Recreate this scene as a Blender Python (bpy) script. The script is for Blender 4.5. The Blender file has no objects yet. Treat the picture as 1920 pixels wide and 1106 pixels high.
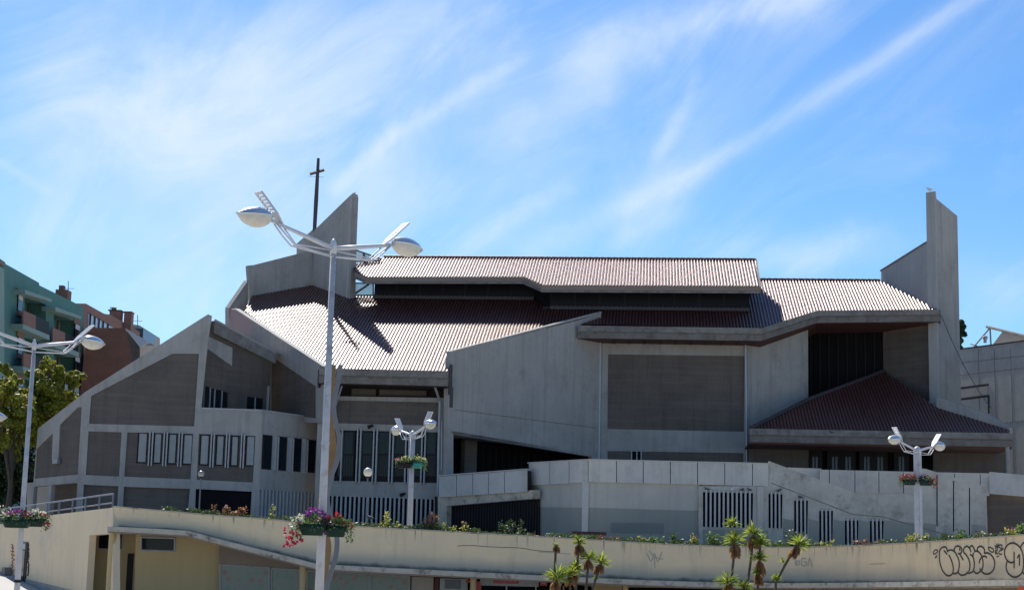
import bpy, bmesh, math, random
from mathutils import Vector, Matrix
from mathutils.geometry import tessellate_polygon
R = math.radians
rnd = random.Random(7)
scn = bpy.context.scene
C = scn.collection

# ---------------------------------------------------------------- camera
FPX, HZ, ROLL = 3100.0, 1060.0, R(1.35)
PITCH = math.atan((HZ-553)/FPX)
CAM = Vector((0, 0, 1.7))
fw = Vector((0, math.cos(PITCH), math.sin(PITCH)))
r0 = Vector((1, 0, 0)); u0 = Vector((0, -math.sin(PITCH), math.cos(PITCH)))
rt = r0*math.cos(ROLL) + u0*math.sin(ROLL)
up = -r0*math.sin(ROLL) + u0*math.cos(ROLL)
cd = bpy.data.cameras.new('camera'); cam = bpy.data.objects.new('camera', cd); C.objects.link(cam)
cd.sensor_width = 36; cd.lens = 36*FPX/1920; cd.clip_end = 5000; cd.clip_start = 0.1
m = Matrix((rt, up, -fw)).transposed().to_4x4(); m.translation = CAM
cam.matrix_world = m
scn.camera = cam

def ray(px, py):
    return (fw + rt*((px-960)/FPX) - up*((py-553)/FPX)).normalized()

# ---------------------------------------------------------------- light
SUN_EL, SUN_AZ = R(46.0), R(-18.3)      # azimuth from +Y towards +X
scn.view_settings.view_transform = 'Standard'; scn.view_settings.look = 'None'
scn.view_settings.exposure = 0.55; scn.view_settings.gamma = 1.0
w = bpy.data.worlds.new('World'); scn.world = w; w.use_nodes = True
wt = w.node_tree; wt.nodes.clear()
def N(t, typ, **kw):
    n = t.nodes.new(typ)
    for k, v in kw.items(): setattr(n, k, v)
    return n
def setin(t, sock, v):
    if isinstance(v, bpy.types.NodeSocket): t.links.new(v, sock)
    elif v is not None: sock.default_value = v
def mth(t, op, a, b=None, c=None, clamp=False):
    n = N(t, 'ShaderNodeMath', operation=op, use_clamp=clamp)
    setin(t, n.inputs[0], a); setin(t, n.inputs[1], b); setin(t, n.inputs[2], c)
    return n.outputs[0]
def mixc(t, f, a, b, mode='MIX'):
    n = N(t, 'ShaderNodeMix', data_type='RGBA', blend_type=mode)
    setin(t, n.inputs[0], f); setin(t, n.inputs[6], a); setin(t, n.inputs[7], b)
    return n.outputs[2]
sky = N(wt, 'ShaderNodeTexSky', sky_type='NISHITA'); sky.sun_disc = False
sky.sun_elevation = SUN_EL; sky.sun_rotation = SUN_AZ
sky.altitude = 0; sky.air_density = 1.0; sky.dust_density = 0.25; sky.ozone_density = 3.0
geo = N(wt, 'ShaderNodeTexCoord'); sep = N(wt, 'ShaderNodeSeparateXYZ'); wt.links.new(geo.outputs['Generated'], sep.inputs[0])
AZ = mth(wt, 'ARCTAN2', sep.outputs[0], sep.outputs[1]); EL = mth(wt, 'ARCSINE', sep.outputs[2])
def azel(px, py):
    d = ray(px, py); return math.atan2(d.x, d.y), math.asin(d.z)
def noise_at(ang, sx, sy, scale, det=6, rough=.6, dist=0.0, off=0.0):
    a = N(wt, 'ShaderNodeCombineXYZ'); ca, sa = math.cos(ang), math.sin(ang)
    lx = mth(wt, 'ADD', mth(wt, 'MULTIPLY', AZ, ca*sx), mth(wt, 'MULTIPLY', EL, sa*sx))
    ly = mth(wt, 'ADD', mth(wt, 'MULTIPLY', AZ, -sa*sy), mth(wt, 'MULTIPLY', EL, ca*sy))
    wt.links.new(lx, a.inputs[0]); wt.links.new(ly, a.inputs[1]); a.inputs[2].default_value = off
    n = N(wt, 'ShaderNodeTexNoise'); n.inputs['Scale'].default_value = scale
    n.inputs['Detail'].default_value = det; n.inputs['Roughness'].default_value = rough; n.inputs['Distortion'].default_value = dist
    wt.links.new(a.outputs[0], n.inputs['Vector']); return n.outputs['Fac']
wig = noise_at(R(35), 1, 1, 9, 5, .6, 0, 3.1)
wigo = mth(wt, 'MULTIPLY', mth(wt, 'SUBTRACT', wig, .5), .055)
wisp = noise_at(R(33), 3.0, 7.0, 2.0, 8, .6, .9, 1.7)
fine = noise_at(R(40), 9.0, 13.0, 3.4, 5, .6, .8, 5.2)
def band(p0, p1, wd, strength, soft=.08, wt_=1.0):
    a0, e0 = azel(*p0); a1, e1 = azel(*p1)
    L = math.hypot(a1-a0, e1-e0); cx, cy = (a1-a0)/L, (e1-e0)/L; wd = wd/FPX; soft=max(soft,.01)
    s = mth(wt, 'ADD', mth(wt, 'MULTIPLY', mth(wt, 'SUBTRACT', AZ, a0), cx/L), mth(wt, 'MULTIPLY', mth(wt, 'SUBTRACT', EL, e0), cy/L))
    d = mth(wt, 'ADD', mth(wt, 'MULTIPLY', mth(wt, 'SUBTRACT', AZ, a0), -cy), mth(wt, 'MULTIPLY', mth(wt, 'SUBTRACT', EL, e0), cx))
    d = mth(wt, 'ADD', d, mth(wt, 'MULTIPLY', wigo, wt_))
    g = mth(wt, 'DIVIDE', 1.0, mth(wt, 'ADD', 1.0, mth(wt, 'POWER', mth(wt, 'ABSOLUTE', mth(wt, 'DIVIDE', d, wd)), 2.6)))
    a = N(wt, 'ShaderNodeMapRange', interpolation_type='SMOOTHSTEP'); a.inputs[1].default_value = -soft; a.inputs[2].default_value = soft
    wt.links.new(s, a.inputs[0])
    b = N(wt, 'ShaderNodeMapRange', interpolation_type='SMOOTHSTEP'); b.inputs[1].default_value = 1+soft; b.inputs[2].default_value = 1-soft
    wt.links.new(s, b.inputs[0])
    return mth(wt, 'MULTIPLY', mth(wt, 'MULTIPLY', g, strength), mth(wt, 'MULTIPLY', a.outputs[0], b.outputs[0]))
def blob(p, rx, ry, strength):
    a0, e0 = azel(*p)
    x = mth(wt, 'DIVIDE', mth(wt, 'ADD', mth(wt, 'SUBTRACT', AZ, a0), wigo), rx/FPX)
    y = mth(wt, 'DIVIDE', mth(wt, 'ADD', mth(wt, 'SUBTRACT', EL, e0), wigo), ry/FPX)
    q = mth(wt, 'ADD', mth(wt, 'MULTIPLY', x, x), mth(wt, 'MULTIPLY', y, y))
    return mth(wt, 'MULTIPLY', mth(wt, 'EXPONENT', mth(wt, 'MULTIPLY', q, -1)), strength)
terms = [
  blob((290, 110), 230, 130, .28), blob((560, 170), 290, 130, .38), blob((820, 70), 240, 70, .34), blob((430, 280), 260, 110, .40), blob((540, 420), 260, 90, .25), blob((150, 210), 130, 110, .2), blob((720, 190), 300, 110, .16), blob((300, 330), 220, 100, .2),
  blob((330, 500), 260, 110, .40), blob((760, 350), 220, 60, .22), blob((90, 420), 110, 60, .22),
  blob((1500, 470), 170, 36, .42), blob((1860, 540), 110, 50, .25),
  band((625, 365), (745, 240), 13, .62, .10, .3), band((745, 245), (960, 110), 13, .40, .2, .7),
  band((900, 270), (1180, 110), 46, .48, .25), band((1060, 115), (1560, -20), 36, .55, .12),
  band((980, 480), (1300, 330), 26, .26, .2, .7), band((1290, 330), (1860, -30), 15, .52, .12, .25), band((1150, 400), (1320, 310), 30, .22, .3),
  band((840, 480), (1060, 350), 18, .34, .25, .6), band((1140, 470), (1290, 390), 20, .28, .3, .6),
  band((1225, 300), (1310, 130), 12, .24, .2, .4), band((-30, 280), (100, 365), 9, .2, .15, .3),
  band((100, 100), (560, 440), 60, .18, .2, .8),
]
tot = terms[0]
for q in terms[1:]: tot = mth(wt, 'ADD', tot, q)
wr = N(wt, 'ShaderNodeMapRange'); wr.inputs[1].default_value = .30; wr.inputs[2].default_value = .72; wr.inputs[3].default_value = .28; wr.inputs[4].default_value = 1.42
wt.links.new(wisp, wr.inputs[0])
fr = N(wt, 'ShaderNodeMapRange'); fr.inputs[1].default_value = .3; fr.inputs[2].default_value = .7; fr.inputs[3].default_value = .85; fr.inputs[4].default_value = 1.15
wt.links.new(fine, fr.inputs[0])
base_w = N(wt, 'ShaderNodeMapRange'); base_w.inputs[1].default_value = .46; base_w.inputs[2].default_value = .8; base_w.inputs[3].default_value = 0; base_w.inputs[4].default_value = .20
wt.links.new(wisp, base_w.inputs[0])
cl = mth(wt, 'ADD', mth(wt, 'MULTIPLY', mth(wt, 'MULTIPLY', tot, wr.outputs[0]), fr.outputs[0]), base_w.outputs[0])
cl = mth(wt, 'MULTIPLY', mth(wt, 'SUBTRACT', 1.0, mth(wt, 'EXPONENT', mth(wt, 'MULTIPLY', cl, -1.25))), .97)
cl = mth(wt, 'MULTIPLY', cl, mth(wt, 'MULTIPLY', EL, 14.0, clamp=True))
hs = N(wt, 'ShaderNodeHueSaturation'); hs.inputs['Saturation'].default_value = 1.2; wt.links.new(sky.outputs[0], hs.inputs['Color'])
tint = mixc(wt, 1.0, hs.outputs[0], (.77, .93, 1.08, 1), 'MULTIPLY')
col = mixc(wt, cl, tint, (6.7, 7.4, 8.1, 1))
bg = N(wt, 'ShaderNodeBackground'); bg.inputs[1].default_value = 0.088
wt.links.new(col, bg.inputs[0]); wo = N(wt, 'ShaderNodeOutputWorld'); wt.links.new(bg.outputs[0], wo.inputs[0])
sd = bpy.data.lights.new('sun', 'SUN'); so = bpy.data.objects.new('sun', sd); C.objects.link(so)
sd.energy = 4.8; sd.angle = R(.53); sd.color = (1.0, .955, .88)
sdir = Vector((math.sin(SUN_AZ)*math.cos(SUN_EL), math.cos(SUN_AZ)*math.cos(SUN_EL), math.sin(SUN_EL)))
so.rotation_euler = sdir.to_track_quat('Z', 'Y').to_euler(); so.location = (0, 0, 60)

# ---------------------------------------------------------------- materials
def mat(name, col, rough=.8, col2=None, nscale=1.2, namt=.35, streak=0.0, bump=.0, bscale=30, spec=.5, metal=0.0, grime=None, alpha=None, trans=0, hband=0):
    m = bpy.data.materials.new(name); m.use_nodes = True; t = m.node_tree
    b = t.nodes['Principled BSDF']; b.inputs['Roughness'].default_value = rough; b.inputs['Metallic'].default_value = metal
    b.inputs['Specular IOR Level'].default_value = spec
    tc = N(t, 'ShaderNodeTexCoord'); c = (*col, 1)
    c2 = (*(col2 if col2 else [x*.6 for x in col]), 1)
    n = N(t, 'ShaderNodeTexNoise'); n.inputs['Scale'].default_value = nscale; n.inputs['Detail'].default_value = 8; n.inputs['Roughness'].default_value = .65
    t.links.new(tc.outputs['Object'], n.inputs['Vector'])
    mr = N(t, 'ShaderNodeMapRange'); mr.inputs[1].default_value = .38; mr.inputs[2].default_value = .72; mr.inputs[4].default_value = namt
    t.links.new(n.outputs['Fac'], mr.inputs[0])
    out = mixc(t, mr.outputs[0], c, c2)
    if streak:
        mp = N(t, 'ShaderNodeMapping'); mp.inputs['Scale'].default_value = (1.7, 1.7, .09); t.links.new(tc.outputs['Object'], mp.inputs[0])
        n2 = N(t, 'ShaderNodeTexNoise'); n2.inputs['Scale'].default_value = 1.6; n2.inputs['Detail'].default_value = 7; n2.inputs['Roughness'].default_value = .7
        t.links.new(mp.outputs[0], n2.inputs['Vector'])
        m2 = N(t, 'ShaderNodeMapRange'); m2.inputs[1].default_value = .5; m2.inputs[2].default_value = .78; m2.inputs[4].default_value = streak
        t.links.new(n2.outputs['Fac'], m2.inputs[0])
        out = mixc(t, m2.outputs[0], out, (*[x*.45 for x in col], 1))
    if hband:
        mh = N(t, 'ShaderNodeMapping'); mh.inputs['Scale'].default_value = (.12, .12, 2.4); t.links.new(tc.outputs['Object'], mh.inputs[0])
        nh = N(t, 'ShaderNodeTexNoise'); nh.inputs['Scale'].default_value = 1.5; nh.inputs['Detail'].default_value = 6; nh.inputs['Roughness'].default_value = .7; t.links.new(mh.outputs[0], nh.inputs['Vector'])
        mb = N(t, 'ShaderNodeMapRange'); mb.inputs[1].default_value = .48; mb.inputs[2].default_value = .7; mb.inputs[4].default_value = hband; t.links.new(nh.outputs['Fac'], mb.inputs[0])
        out = mixc(t, mb.outputs[0], out, (*[x*1.45 for x in col], 1))
    if grime:
        n3 = N(t, 'ShaderNodeTexNoise'); n3.inputs['Scale'].default_value = grime[1]; n3.inputs['Detail'].default_value = 9; n3.inputs['Roughness'].default_value = .75
        t.links.new(tc.outputs['Object'], n3.inputs['Vector'])
        m3 = N(t, 'ShaderNodeMapRange'); m3.inputs[1].default_value = .52; m3.inputs[2].default_value = .66; m3.inputs[4].default_value = grime[2]
        t.links.new(n3.outputs['Fac'], m3.inputs[0])
        out = mixc(t, m3.outputs[0], out, (*grime[0], 1))
    t.links.new(out, b.inputs['Base Color'])
    if bump:
        nb = N(t, 'ShaderNodeTexNoise'); nb.inputs['Scale'].default_value = bscale; nb.inputs['Detail'].default_value = 5
        t.links.new(tc.outputs['Object'], nb.inputs['Vector'])
        bp = N(t, 'ShaderNodeBump'); bp.inputs['Strength'].default_value = bump; bp.inputs['Distance'].default_value = .03
        t.links.new(nb.outputs['Fac'], bp.inputs['Height']); t.links.new(bp.outputs[0], b.inputs['Normal'])
    if trans: b.inputs['Transmission Weight'].default_value = trans
    if alpha is not None: b.inputs['Alpha'].default_value = alpha
    return m
M = {}
M['conc'] = mat('concrete', (.395, .366, .326), .88, (.295, .272, .24), .35, .85, .62, .3, spec=.25, grime=((.19, .18, .165), .8, .35))
M['conc_light'] = mat('pale_concrete', (.42, .395, .36), .85, (.32, .30, .27), .4, .7, .45, .2)
M['plaster'] = mat('dark_plaster', (.145, .118, .098), .92, (.095, .078, .066), .45, .9, .6, .7, 7, spec=.2, hband=.4, grime=((.15, .13, .12), 1.6, .4))
M['beam'] = mat('weathered_beam', (.25, .225, .195), .85, (.13, .11, .09), 1.1, .9, .6, .3, grime=((.09, .07, .05), 2.2, .6))
M['soffit'] = mat('brown_soffit', (.11, .04, .028), .8, (.08, .035, .025), .8, .8)
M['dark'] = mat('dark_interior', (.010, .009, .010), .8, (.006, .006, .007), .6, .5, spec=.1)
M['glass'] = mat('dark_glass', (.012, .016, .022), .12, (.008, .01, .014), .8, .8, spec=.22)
M['glassblue'] = mat('bluish_glass', (.022, .035, .065), .2, (.015, .02, .04), .8, .8)
M['curtain'] = mat('curtained_pane', (.31, .305, .29), .35, (.22, .22, .21), 3, .6)
M['frame'] = mat('dark_frame', (.022, .017, .017), .6, spec=.2)
M['alu'] = mat('metal_frame', (.42, .43, .44), .45, None, 3, .2, metal=.3)
M['fin'] = mat('pale_fin', (.43, .425, .405), .7, (.32, .315, .30), 3, .5)
M['panel'] = mat('parapet_panel', (.53, .50, .445), .85, (.38, .365, .335), .5, .7, .4, .15, grime=((.25, .24, .2), 1.3, .35))
M['lower'] = mat('lower_wall', (.46, .43, .37), .85, (.33, .31, .275), .5, .7, .35, .15)
M['greenpaint'] = mat('grey_green_paint', (.265, .265, .225), .8, (.22, .22, .185), .5, .7, .2, .1)
M['stain'] = mat('stained_wall', (.47, .44, .38), .85, (.29, .27, .23), .8, .9, .5, .2, grime=((.15, .135, .10), .9, .65))
M['cream'] = mat('cream_render', (.79, .61, .385), .85, (.71, .56, .37), .45, .8, .3, .12, grime=((.42, .39, .32), .35, .4))
M['creamlow'] = mat('yellow_render', (.50, .37, .18), .85, (.43, .33, .17), .5, .7, .2, .1)
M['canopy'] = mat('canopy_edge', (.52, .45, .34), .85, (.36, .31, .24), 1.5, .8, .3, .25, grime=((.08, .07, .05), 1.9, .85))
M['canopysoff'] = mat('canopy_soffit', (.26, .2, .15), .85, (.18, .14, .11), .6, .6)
M['white'] = mat('white_paint', (.56, .56, .57), .42, (.45, .45, .46), 2.5, .35, .35, .05, metal=.0)
M['whitepole'] = mat('pole_paint', (.47, .465, .47), .5, (.34, .335, .335), 3, .6, .45, grime=((.16, .13, .11), 4, .5))
M['lampmetal'] = mat('lamp_shell', (.72, .72, .72), .22, (.6, .6, .6), 3, .4, metal=.75)
M['bowl'] = mat('lamp_bowl', (.62, .58, .48), .12, (.45, .42, .34), 5, .7)
M['tub'] = mat('green_tub', (.009, .032, .022), .5, (.006, .02, .014), 6, .5, spec=.15)
M['teal'] = mat('teal_tub', (.03, .28, .24), .35)
M['black'] = mat('black_metal', (.018, .018, .02), .6, spec=.15)
M['rust'] = mat('dark_iron', (.055, .045, .045), .6)
M['yellowrib'] = mat('ochre_ribbon', (.26, .15, .055), .6, (.18, .11, .04), 2, .7, .3)
M['greyrib'] = mat('grey_ribbon', (.15, .153, .165), .6, (.11, .112, .12), 2, .7, .3)
M['brick'] = mat('red_brick', (.25, .115, .075), .9, (.18, .085, .055), 1.0, .8, .1, .3, 14)
M['terra'] = mat('terracotta_panel', (.24, .125, .09), .85, (.19, .10, .075), 1, .6)
M['green'] = mat('green_render', (.085, .215, .185), .85, (.06, .16, .14), .5, .7, .35)
M['greenlt'] = mat('pale_green_edge', (.24, .34, .30), .85, (.18, .27, .24), .6, .7, .3)
M['beige'] = mat('beige_render', (.40, .34, .28), .85, (.32, .27, .22), .6, .7, .2)
M['shutter'] = mat('white_shutter', (.55, .55, .55), .6, (.45, .45, .45), 2, .4)
M['railing'] = mat('galvanised_rail', (.13, .145, .18), .45, (.09, .10, .13), 4, .5, metal=.3)
M['soil'] = mat('soil', (.06, .045, .03), .95, (.035, .03, .02), 3, .8, bump=.5, bscale=8)
M['pave'] = mat('pavement', (.44, .42, .39), .9, (.36, .34, .31), .3, .7, bump=.2, bscale=6)
M['paint'] = mat('spray_paint', (.085, .08, .072), 1.0, spec=0.0)
M['beamlow'] = mat('stained_lower_beam', (.205, .18, .155), .9, (.14, .11, .08), 1.3, .9, .6, .3, grime=((.05, .04, .03), 2.0, .6))
M['faint'] = mat('faded_spray', (.40, .38, .31), .8)
M['redsign'] = mat('red_sign', (.42, .03, .03), .45, (.3, .02, .02), 3, .5)
M['orange'] = mat('orange_sign', (.75, .12, .04), .5)
M['wood'] = mat('old_wood', (.10, .05, .035), .8, (.06, .03, .025), 5, .7)
M['wire'] = mat('cable_sheath', (.05, .05, .05), .6)
M['feather'] = mat('grey_feathers', (.07, .07, .08), .8, (.1, .1, .11), 14, .8)
M['gull'] = mat('gull_feathers', (.72, .72, .72), .7, (.35, .36, .38), 9, .8)
M['bark'] = mat('bark', (.10, .075, .055), .95, (.06, .045, .035), 4, .8, bump=.6, bscale=12)

def leafmat(name, c1, c2, trans=.35, rough=.55):
    m = bpy.data.materials.new(name); m.use_nodes = True; t = m.node_tree; b = t.nodes['Principled BSDF']
    g = N(t, 'ShaderNodeNewGeometry'); rr = g.outputs['Random Per Island']
    cc = mixc(t, rr, (*c1, 1), (*c2, 1)); t.links.new(cc, b.inputs['Base Color']); b.inputs['Roughness'].default_value = rough
    tr = N(t, 'ShaderNodeBsdfTranslucent'); t.links.new(mixc(t, 1, cc, (1.25, 1.2, .7, 1), 'MULTIPLY'), tr.inputs[0])
    mx = N(t, 'ShaderNodeMixShader'); mx.inputs[0].default_value = trans
    t.links.new(b.outputs[0], mx.inputs[1]); t.links.new(tr.outputs[0], mx.inputs[2])
    t.links.new(mx.outputs[0], t.nodes['Material Output'].inputs[0]); return m
M['leaf'] = leafmat('tree_leaf', (.09, .15, .02), (.40, .36, .04), .5)
M['leafdark'] = leafmat('dark_leaf', (.02, .04, .015), (.05, .08, .02), .3)
M['leafgreen'] = leafmat('shrub_leaf', (.06, .13, .03), (.16, .24, .05), .4)
M['leafdk'] = leafmat('deep_shrub_leaf', (.03, .06, .02), (.07, .11, .035), .35)
M['leafrust'] = leafmat('rusty_leaf', (.13, .07, .045), (.25, .12, .07), .4)
M['leafyel'] = leafmat('yellow_leaf', (.22, .26, .05), (.42, .38, .1), .4)
M['yucca'] = leafmat('yucca_leaf', (.10, .19, .03), (.40, .42, .08), .45, .4)
M['deadleaf'] = leafmat('dead_leaf', (.24, .13, .07), (.42, .24, .13), .35, .8)
M['fred'] = leafmat('red_petal', (.34, .012, .04), (.55, .03, .09), .25)
M['fwhite'] = leafmat('white_petal', (.55, .55, .48), (.75, .75, .7), .25)
M['fpurple'] = leafmat('purple_petal', (.12, .02, .28), (.35, .03, .3), .3)
M['fpink'] = leafmat('pink_petal', (.5, .16, .18), (.6, .33, .3), .25)
M['fyellow'] = leafmat('cream_petal', (.6, .58, .25), (.75, .7, .4), .3)

def tilemat():
    m = bpy.data.materials.new('roof_tiles'); m.use_nodes = True; t = m.node_tree; b = t.nodes['Principled BSDF']
    uv = N(t, 'ShaderNodeUVMap'); fl = N(t, 'ShaderNodeVectorMath', operation='FLOOR'); t.links.new(uv.outputs[0], fl.inputs[0])
    wn = N(t, 'ShaderNodeTexWhiteNoise'); t.links.new(fl.outputs[0], wn.inputs['Vector'])
    tc = N(t, 'ShaderNodeTexCoord'); n = N(t, 'ShaderNodeTexNoise'); n.inputs['Scale'].default_value = .5; n.inputs['Detail'].default_value = 8; n.inputs['Roughness'].default_value = .7
    t.links.new(tc.outputs['Object'], n.inputs['Vector'])
    c = mixc(t, wn.outputs['Value'], (.115, .036, .027, 1), (.16, .055, .042, 1))
    mr = N(t, 'ShaderNodeMapRange'); mr.inputs[1].default_value = .5; mr.inputs[2].default_value = .7; mr.inputs[4].default_value = .7
    t.links.new(n.outputs['Fac'], mr.inputs[0])
    c = mixc(t, mr.outputs[0], c, (.085, .034, .026, 1))
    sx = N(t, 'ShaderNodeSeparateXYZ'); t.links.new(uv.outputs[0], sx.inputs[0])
    ch_ = mth(t, 'GREATER_THAN', mth(t, 'FRACT', sx.outputs[0]), .56)       # trough shade and channel dirt, both put into the colour
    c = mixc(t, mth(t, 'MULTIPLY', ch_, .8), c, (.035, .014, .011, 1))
    t.links.new(c, b.inputs['Base Color'])
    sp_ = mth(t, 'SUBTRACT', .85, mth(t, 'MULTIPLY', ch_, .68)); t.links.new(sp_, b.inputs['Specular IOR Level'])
    rr = N(t, 'ShaderNodeMapRange'); rr.inputs[3].default_value = .36; rr.inputs[4].default_value = .44
    t.links.new(wn.outputs['Value'], rr.inputs[0]); t.links.new(rr.outputs[0], b.inputs['Roughness'])
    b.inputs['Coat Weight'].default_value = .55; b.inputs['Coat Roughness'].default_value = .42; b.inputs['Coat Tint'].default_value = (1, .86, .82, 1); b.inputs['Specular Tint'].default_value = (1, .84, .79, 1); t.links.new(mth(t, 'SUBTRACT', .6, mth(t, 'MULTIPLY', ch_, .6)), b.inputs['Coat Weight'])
    return m
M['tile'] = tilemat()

# ---------------------------------------------------------------- helpers
ALLROOT = {}
def tag(o, label=None, cat=None, group=None, kind=None):
    if label: o['label'] = label
    if cat: o['category'] = cat
    if group: o['group'] = group
    if kind: o['kind'] = kind
    return o
def thing(name, label, cat, loc=(0, 0, 0), rotz=0, group=None):
    o = bpy.data.objects.new(name, None); C.objects.link(o); o.empty_display_size = .3
    o.location = loc; o.rotation_euler = (0, 0, rotz); return tag(o, label, cat, group)
def world_of(o):
    mm = Matrix.Translation(o.location) @ o.rotation_euler.to_matrix().to_4x4() @ Matrix.Diagonal((*o.scale, 1))
    return (world_of(o.parent) @ mm) if o.parent else mm
def obj(name, bm, material, parent=None, local=False, smooth=False, recalc=True):
    """bm is in world coordinates unless local"""
    if recalc: bmesh.ops.recalc_face_normals(bm, faces=bm.faces)
    if parent and not local: bm.transform(world_of(parent).inverted())
    if smooth:
        for f in bm.faces: f.smooth = True
    me = bpy.data.meshes.new(name); bm.to_mesh(me); bm.free()
    mats = material if isinstance(material, (list, tuple)) else [material]
    for q in mats: me.materials.append(M[q] if isinstance(q, str) else q)
    o = bpy.data.objects.new(name, me); C.objects.link(o)
    if parent: o.parent = parent
    return o
BM = bmesh.new
A = R(4.9); BU = Vector((math.cos(A), -math.sin(A), 0)); BV = Vector((math.sin(A), math.cos(A), 0)); ZU = Vector((0, 0, 1))
class Pl:
    def __init__(s, p, n):
        s.p = Vector(p); s.n = Vector(n).normalized()
        if s.n.dot(CAM - s.p) < 0: s.n = -s.n
        s.h = ZU.cross(s.n).normalized() if abs(s.n.z) < .99 else Vector((1, 0, 0))
    def hit(s, px, py):
        d = ray(px, py); return CAM + d*((s.p-CAM).dot(s.n)/d.dot(s.n))
    def shift(s, d): return Pl(s.p + s.n*d, s.n)
def pv(px, py, v):
    d = ray(px, py); return CAM + d*((v - BV.dot(CAM))/BV.dot(d))
def pY(px, py, Y):
    d = ray(px, py); return CAM + d*(Y/d.y)
def vpl(a, b):
    d = (b-a); return Pl(a, Vector((d.y, -d.x, 0)))
def vplane(v): return Pl(BV*v, -BV)
def grow(pts, k=1.012):
    c = sum(pts, Vector())/len(pts); return [c+(p-c)*k for p in pts]
def prism(bm, pts, off, holes=()):
    loops = [list(pts)] + [list(h) for h in holes]
    flat = [p for l in loops for p in l]
    f = [bm.verts.new(p) for p in flat]; b = [bm.verts.new(p+off) for p in flat]
    for t in tessellate_polygon(loops):
        if len(set(t)) == 3:
            try: bm.faces.new([f[i] for i in t]); bm.faces.new([b[i] for i in reversed(t)])
            except ValueError: pass
    k = 0
    for l in loops:
        n = len(l)
        for i in range(n):
            i0, i1 = k+i, k+(i+1) % n
            try: bm.faces.new((f[i0], f[i1], b[i1], b[i0]))
            except ValueError: pass
        k += n
    return bm
def wallpoly(parent, name, mt, pl, px, holes=(), th=.3, front=0.0):
    q = pl.shift(front) if front else pl
    return obj(name, prism(BM(), [q.hit(*p) for p in px], -q.n*th, [[q.hit(*p) for p in h] for h in holes]), mt, parent)
def infill(parent, name, mt, pl, px, rec=.07, th=.1):
    q = pl.shift(-rec)
    pts = grow([pl.hit(*p) for p in px]); pts = [p - pl.n*rec for p in pts]
    return obj(name, prism(BM(), pts, -pl.n*th), mt, parent)
def box8(bm, o, ax, ay, az):
    v = [bm.verts.new(o + ax*i + ay*j + az*k) for i in (0, 1) for j in (0, 1) for k in (0, 1)]
    for f in ((0, 1, 3, 2), (4, 6, 7, 5), (0, 4, 5, 1), (2, 3, 7, 6), (0, 2, 6, 4), (1, 5, 7, 3)): bm.faces.new([v[i] for i in f])
def pbox(bm, pl, x0, y0, x1, y1, d0, d1):
    """true rectangle on a vertical plane; d0 (front) > d1 (back) measured towards the camera"""
    ym, xm = (y0+y1)/2, (x0+x1)/2
    a, b = pl.hit(x0, ym), pl.hit(x1, ym); zt, zb = pl.hit(xm, y0).z, pl.hit(xm, y1).z
    o = Vector((a.x, a.y, zb)) + pl.n*d1
    box8(bm, o, Vector((b.x-a.x, b.y-a.y, 0)), Vector((0, 0, zt-zb)), pl.n*(d0-d1)); return bm
def rbox(parent, name, mt, pl, x0, y0, x1, y1, d0, d1):
    return obj(name, pbox(BM(), pl, x0, y0, x1, y1, d0, d1), mt, parent)
def lbox(bm, c, s, rz=0):
    """box centred at c, size s, rotated about z"""
    ca, sa = math.cos(rz), math.sin(rz); ax = Vector((ca, sa, 0))*s[0]; ay = Vector((-sa, ca, 0))*s[1]; az = Vector((0, 0, s[2]))
    box8(bm, Vector(c)-ax/2-ay/2-az/2, ax, ay, az); return bm
def tube(bm, pts, r, seg=8, cap=True):
    pts = [Vector(p) for p in pts]; n = len(pts); rs = r if isinstance(r, (list, tuple)) else [r]*n
    rings = []; ref = None
    for i, p in enumerate(pts):
        d = (pts[min(i+1, n-1)] - pts[max(i-1, 0)]).normalized()
        if ref is None: ref = Vector((1, 0, 0)) if abs(d.x) < .9 else Vector((0, 1, 0))
        a = (ref - d*ref.dot(d)).normalized(); b = d.cross(a); ref = a
        rings.append([bm.verts.new(p + (a*math.cos(2*math.pi*k/seg) + b*math.sin(2*math.pi*k/seg))*rs[i]) for k in range(seg)])
    for i in range(n-1):
        for k in range(seg): bm.faces.new((rings[i][k], rings[i][(k+1) % seg], rings[i+1][(k+1) % seg], rings[i+1][k]))
    if cap: bm.faces.new(rings[0][::-1]); bm.faces.new(rings[-1])
    return bm
def sweep(bm, pts, prof, out):
    """mitred sweep of a closed profile [(d, z)] along plan polyline pts (with z); out = side vector hint"""
    n = len(pts); rings = []
    def nrm(a, b):
        d = (b-a); v = Vector((d.y, -d.x, 0)).normalized(); return v if v.dot(out) > 0 else -v
    for i, p in enumerate(pts):
        n1 = nrm(pts[max(i-1, 0)], pts[max(i-1, 0)+1]); n2 = nrm(pts[min(i, n-2)], pts[min(i, n-2)+1])
        mm = (n1+n2).normalized(); k = 1/max(.4, mm.dot(n1))
        rings.append([bm.verts.new(p + mm*(d*k) + ZU*z) for d, z in prof])
    m_ = len(prof)
    for i in range(n-1):
        for k in range(m_): bm.faces.new((rings[i][k], rings[i][(k+1) % m_], rings[i+1][(k+1) % m_], rings[i+1][k]))
    bm.faces.new(rings[0][::-1]); bm.faces.new(rings[-1]); return bm
def lathe(bm, prof, c, seg=16, axis='Z'):
    rings = []
    for r_, z in prof:
        rings.append([bm.verts.new(Vector(c)+Vector((r_*math.cos(2*math.pi*k/seg), r_*math.sin(2*math.pi*k/seg), z))) for k in range(seg)])
    for i in range(len(prof)-1):
        for k in range(seg): bm.faces.new((rings[i][k], rings[i][(k+1) % seg], rings[i+1][(k+1) % seg], rings[i+1][k]))
    bm.faces.new(rings[0][::-1]); bm.faces.new(rings[-1]); return bm
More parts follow.
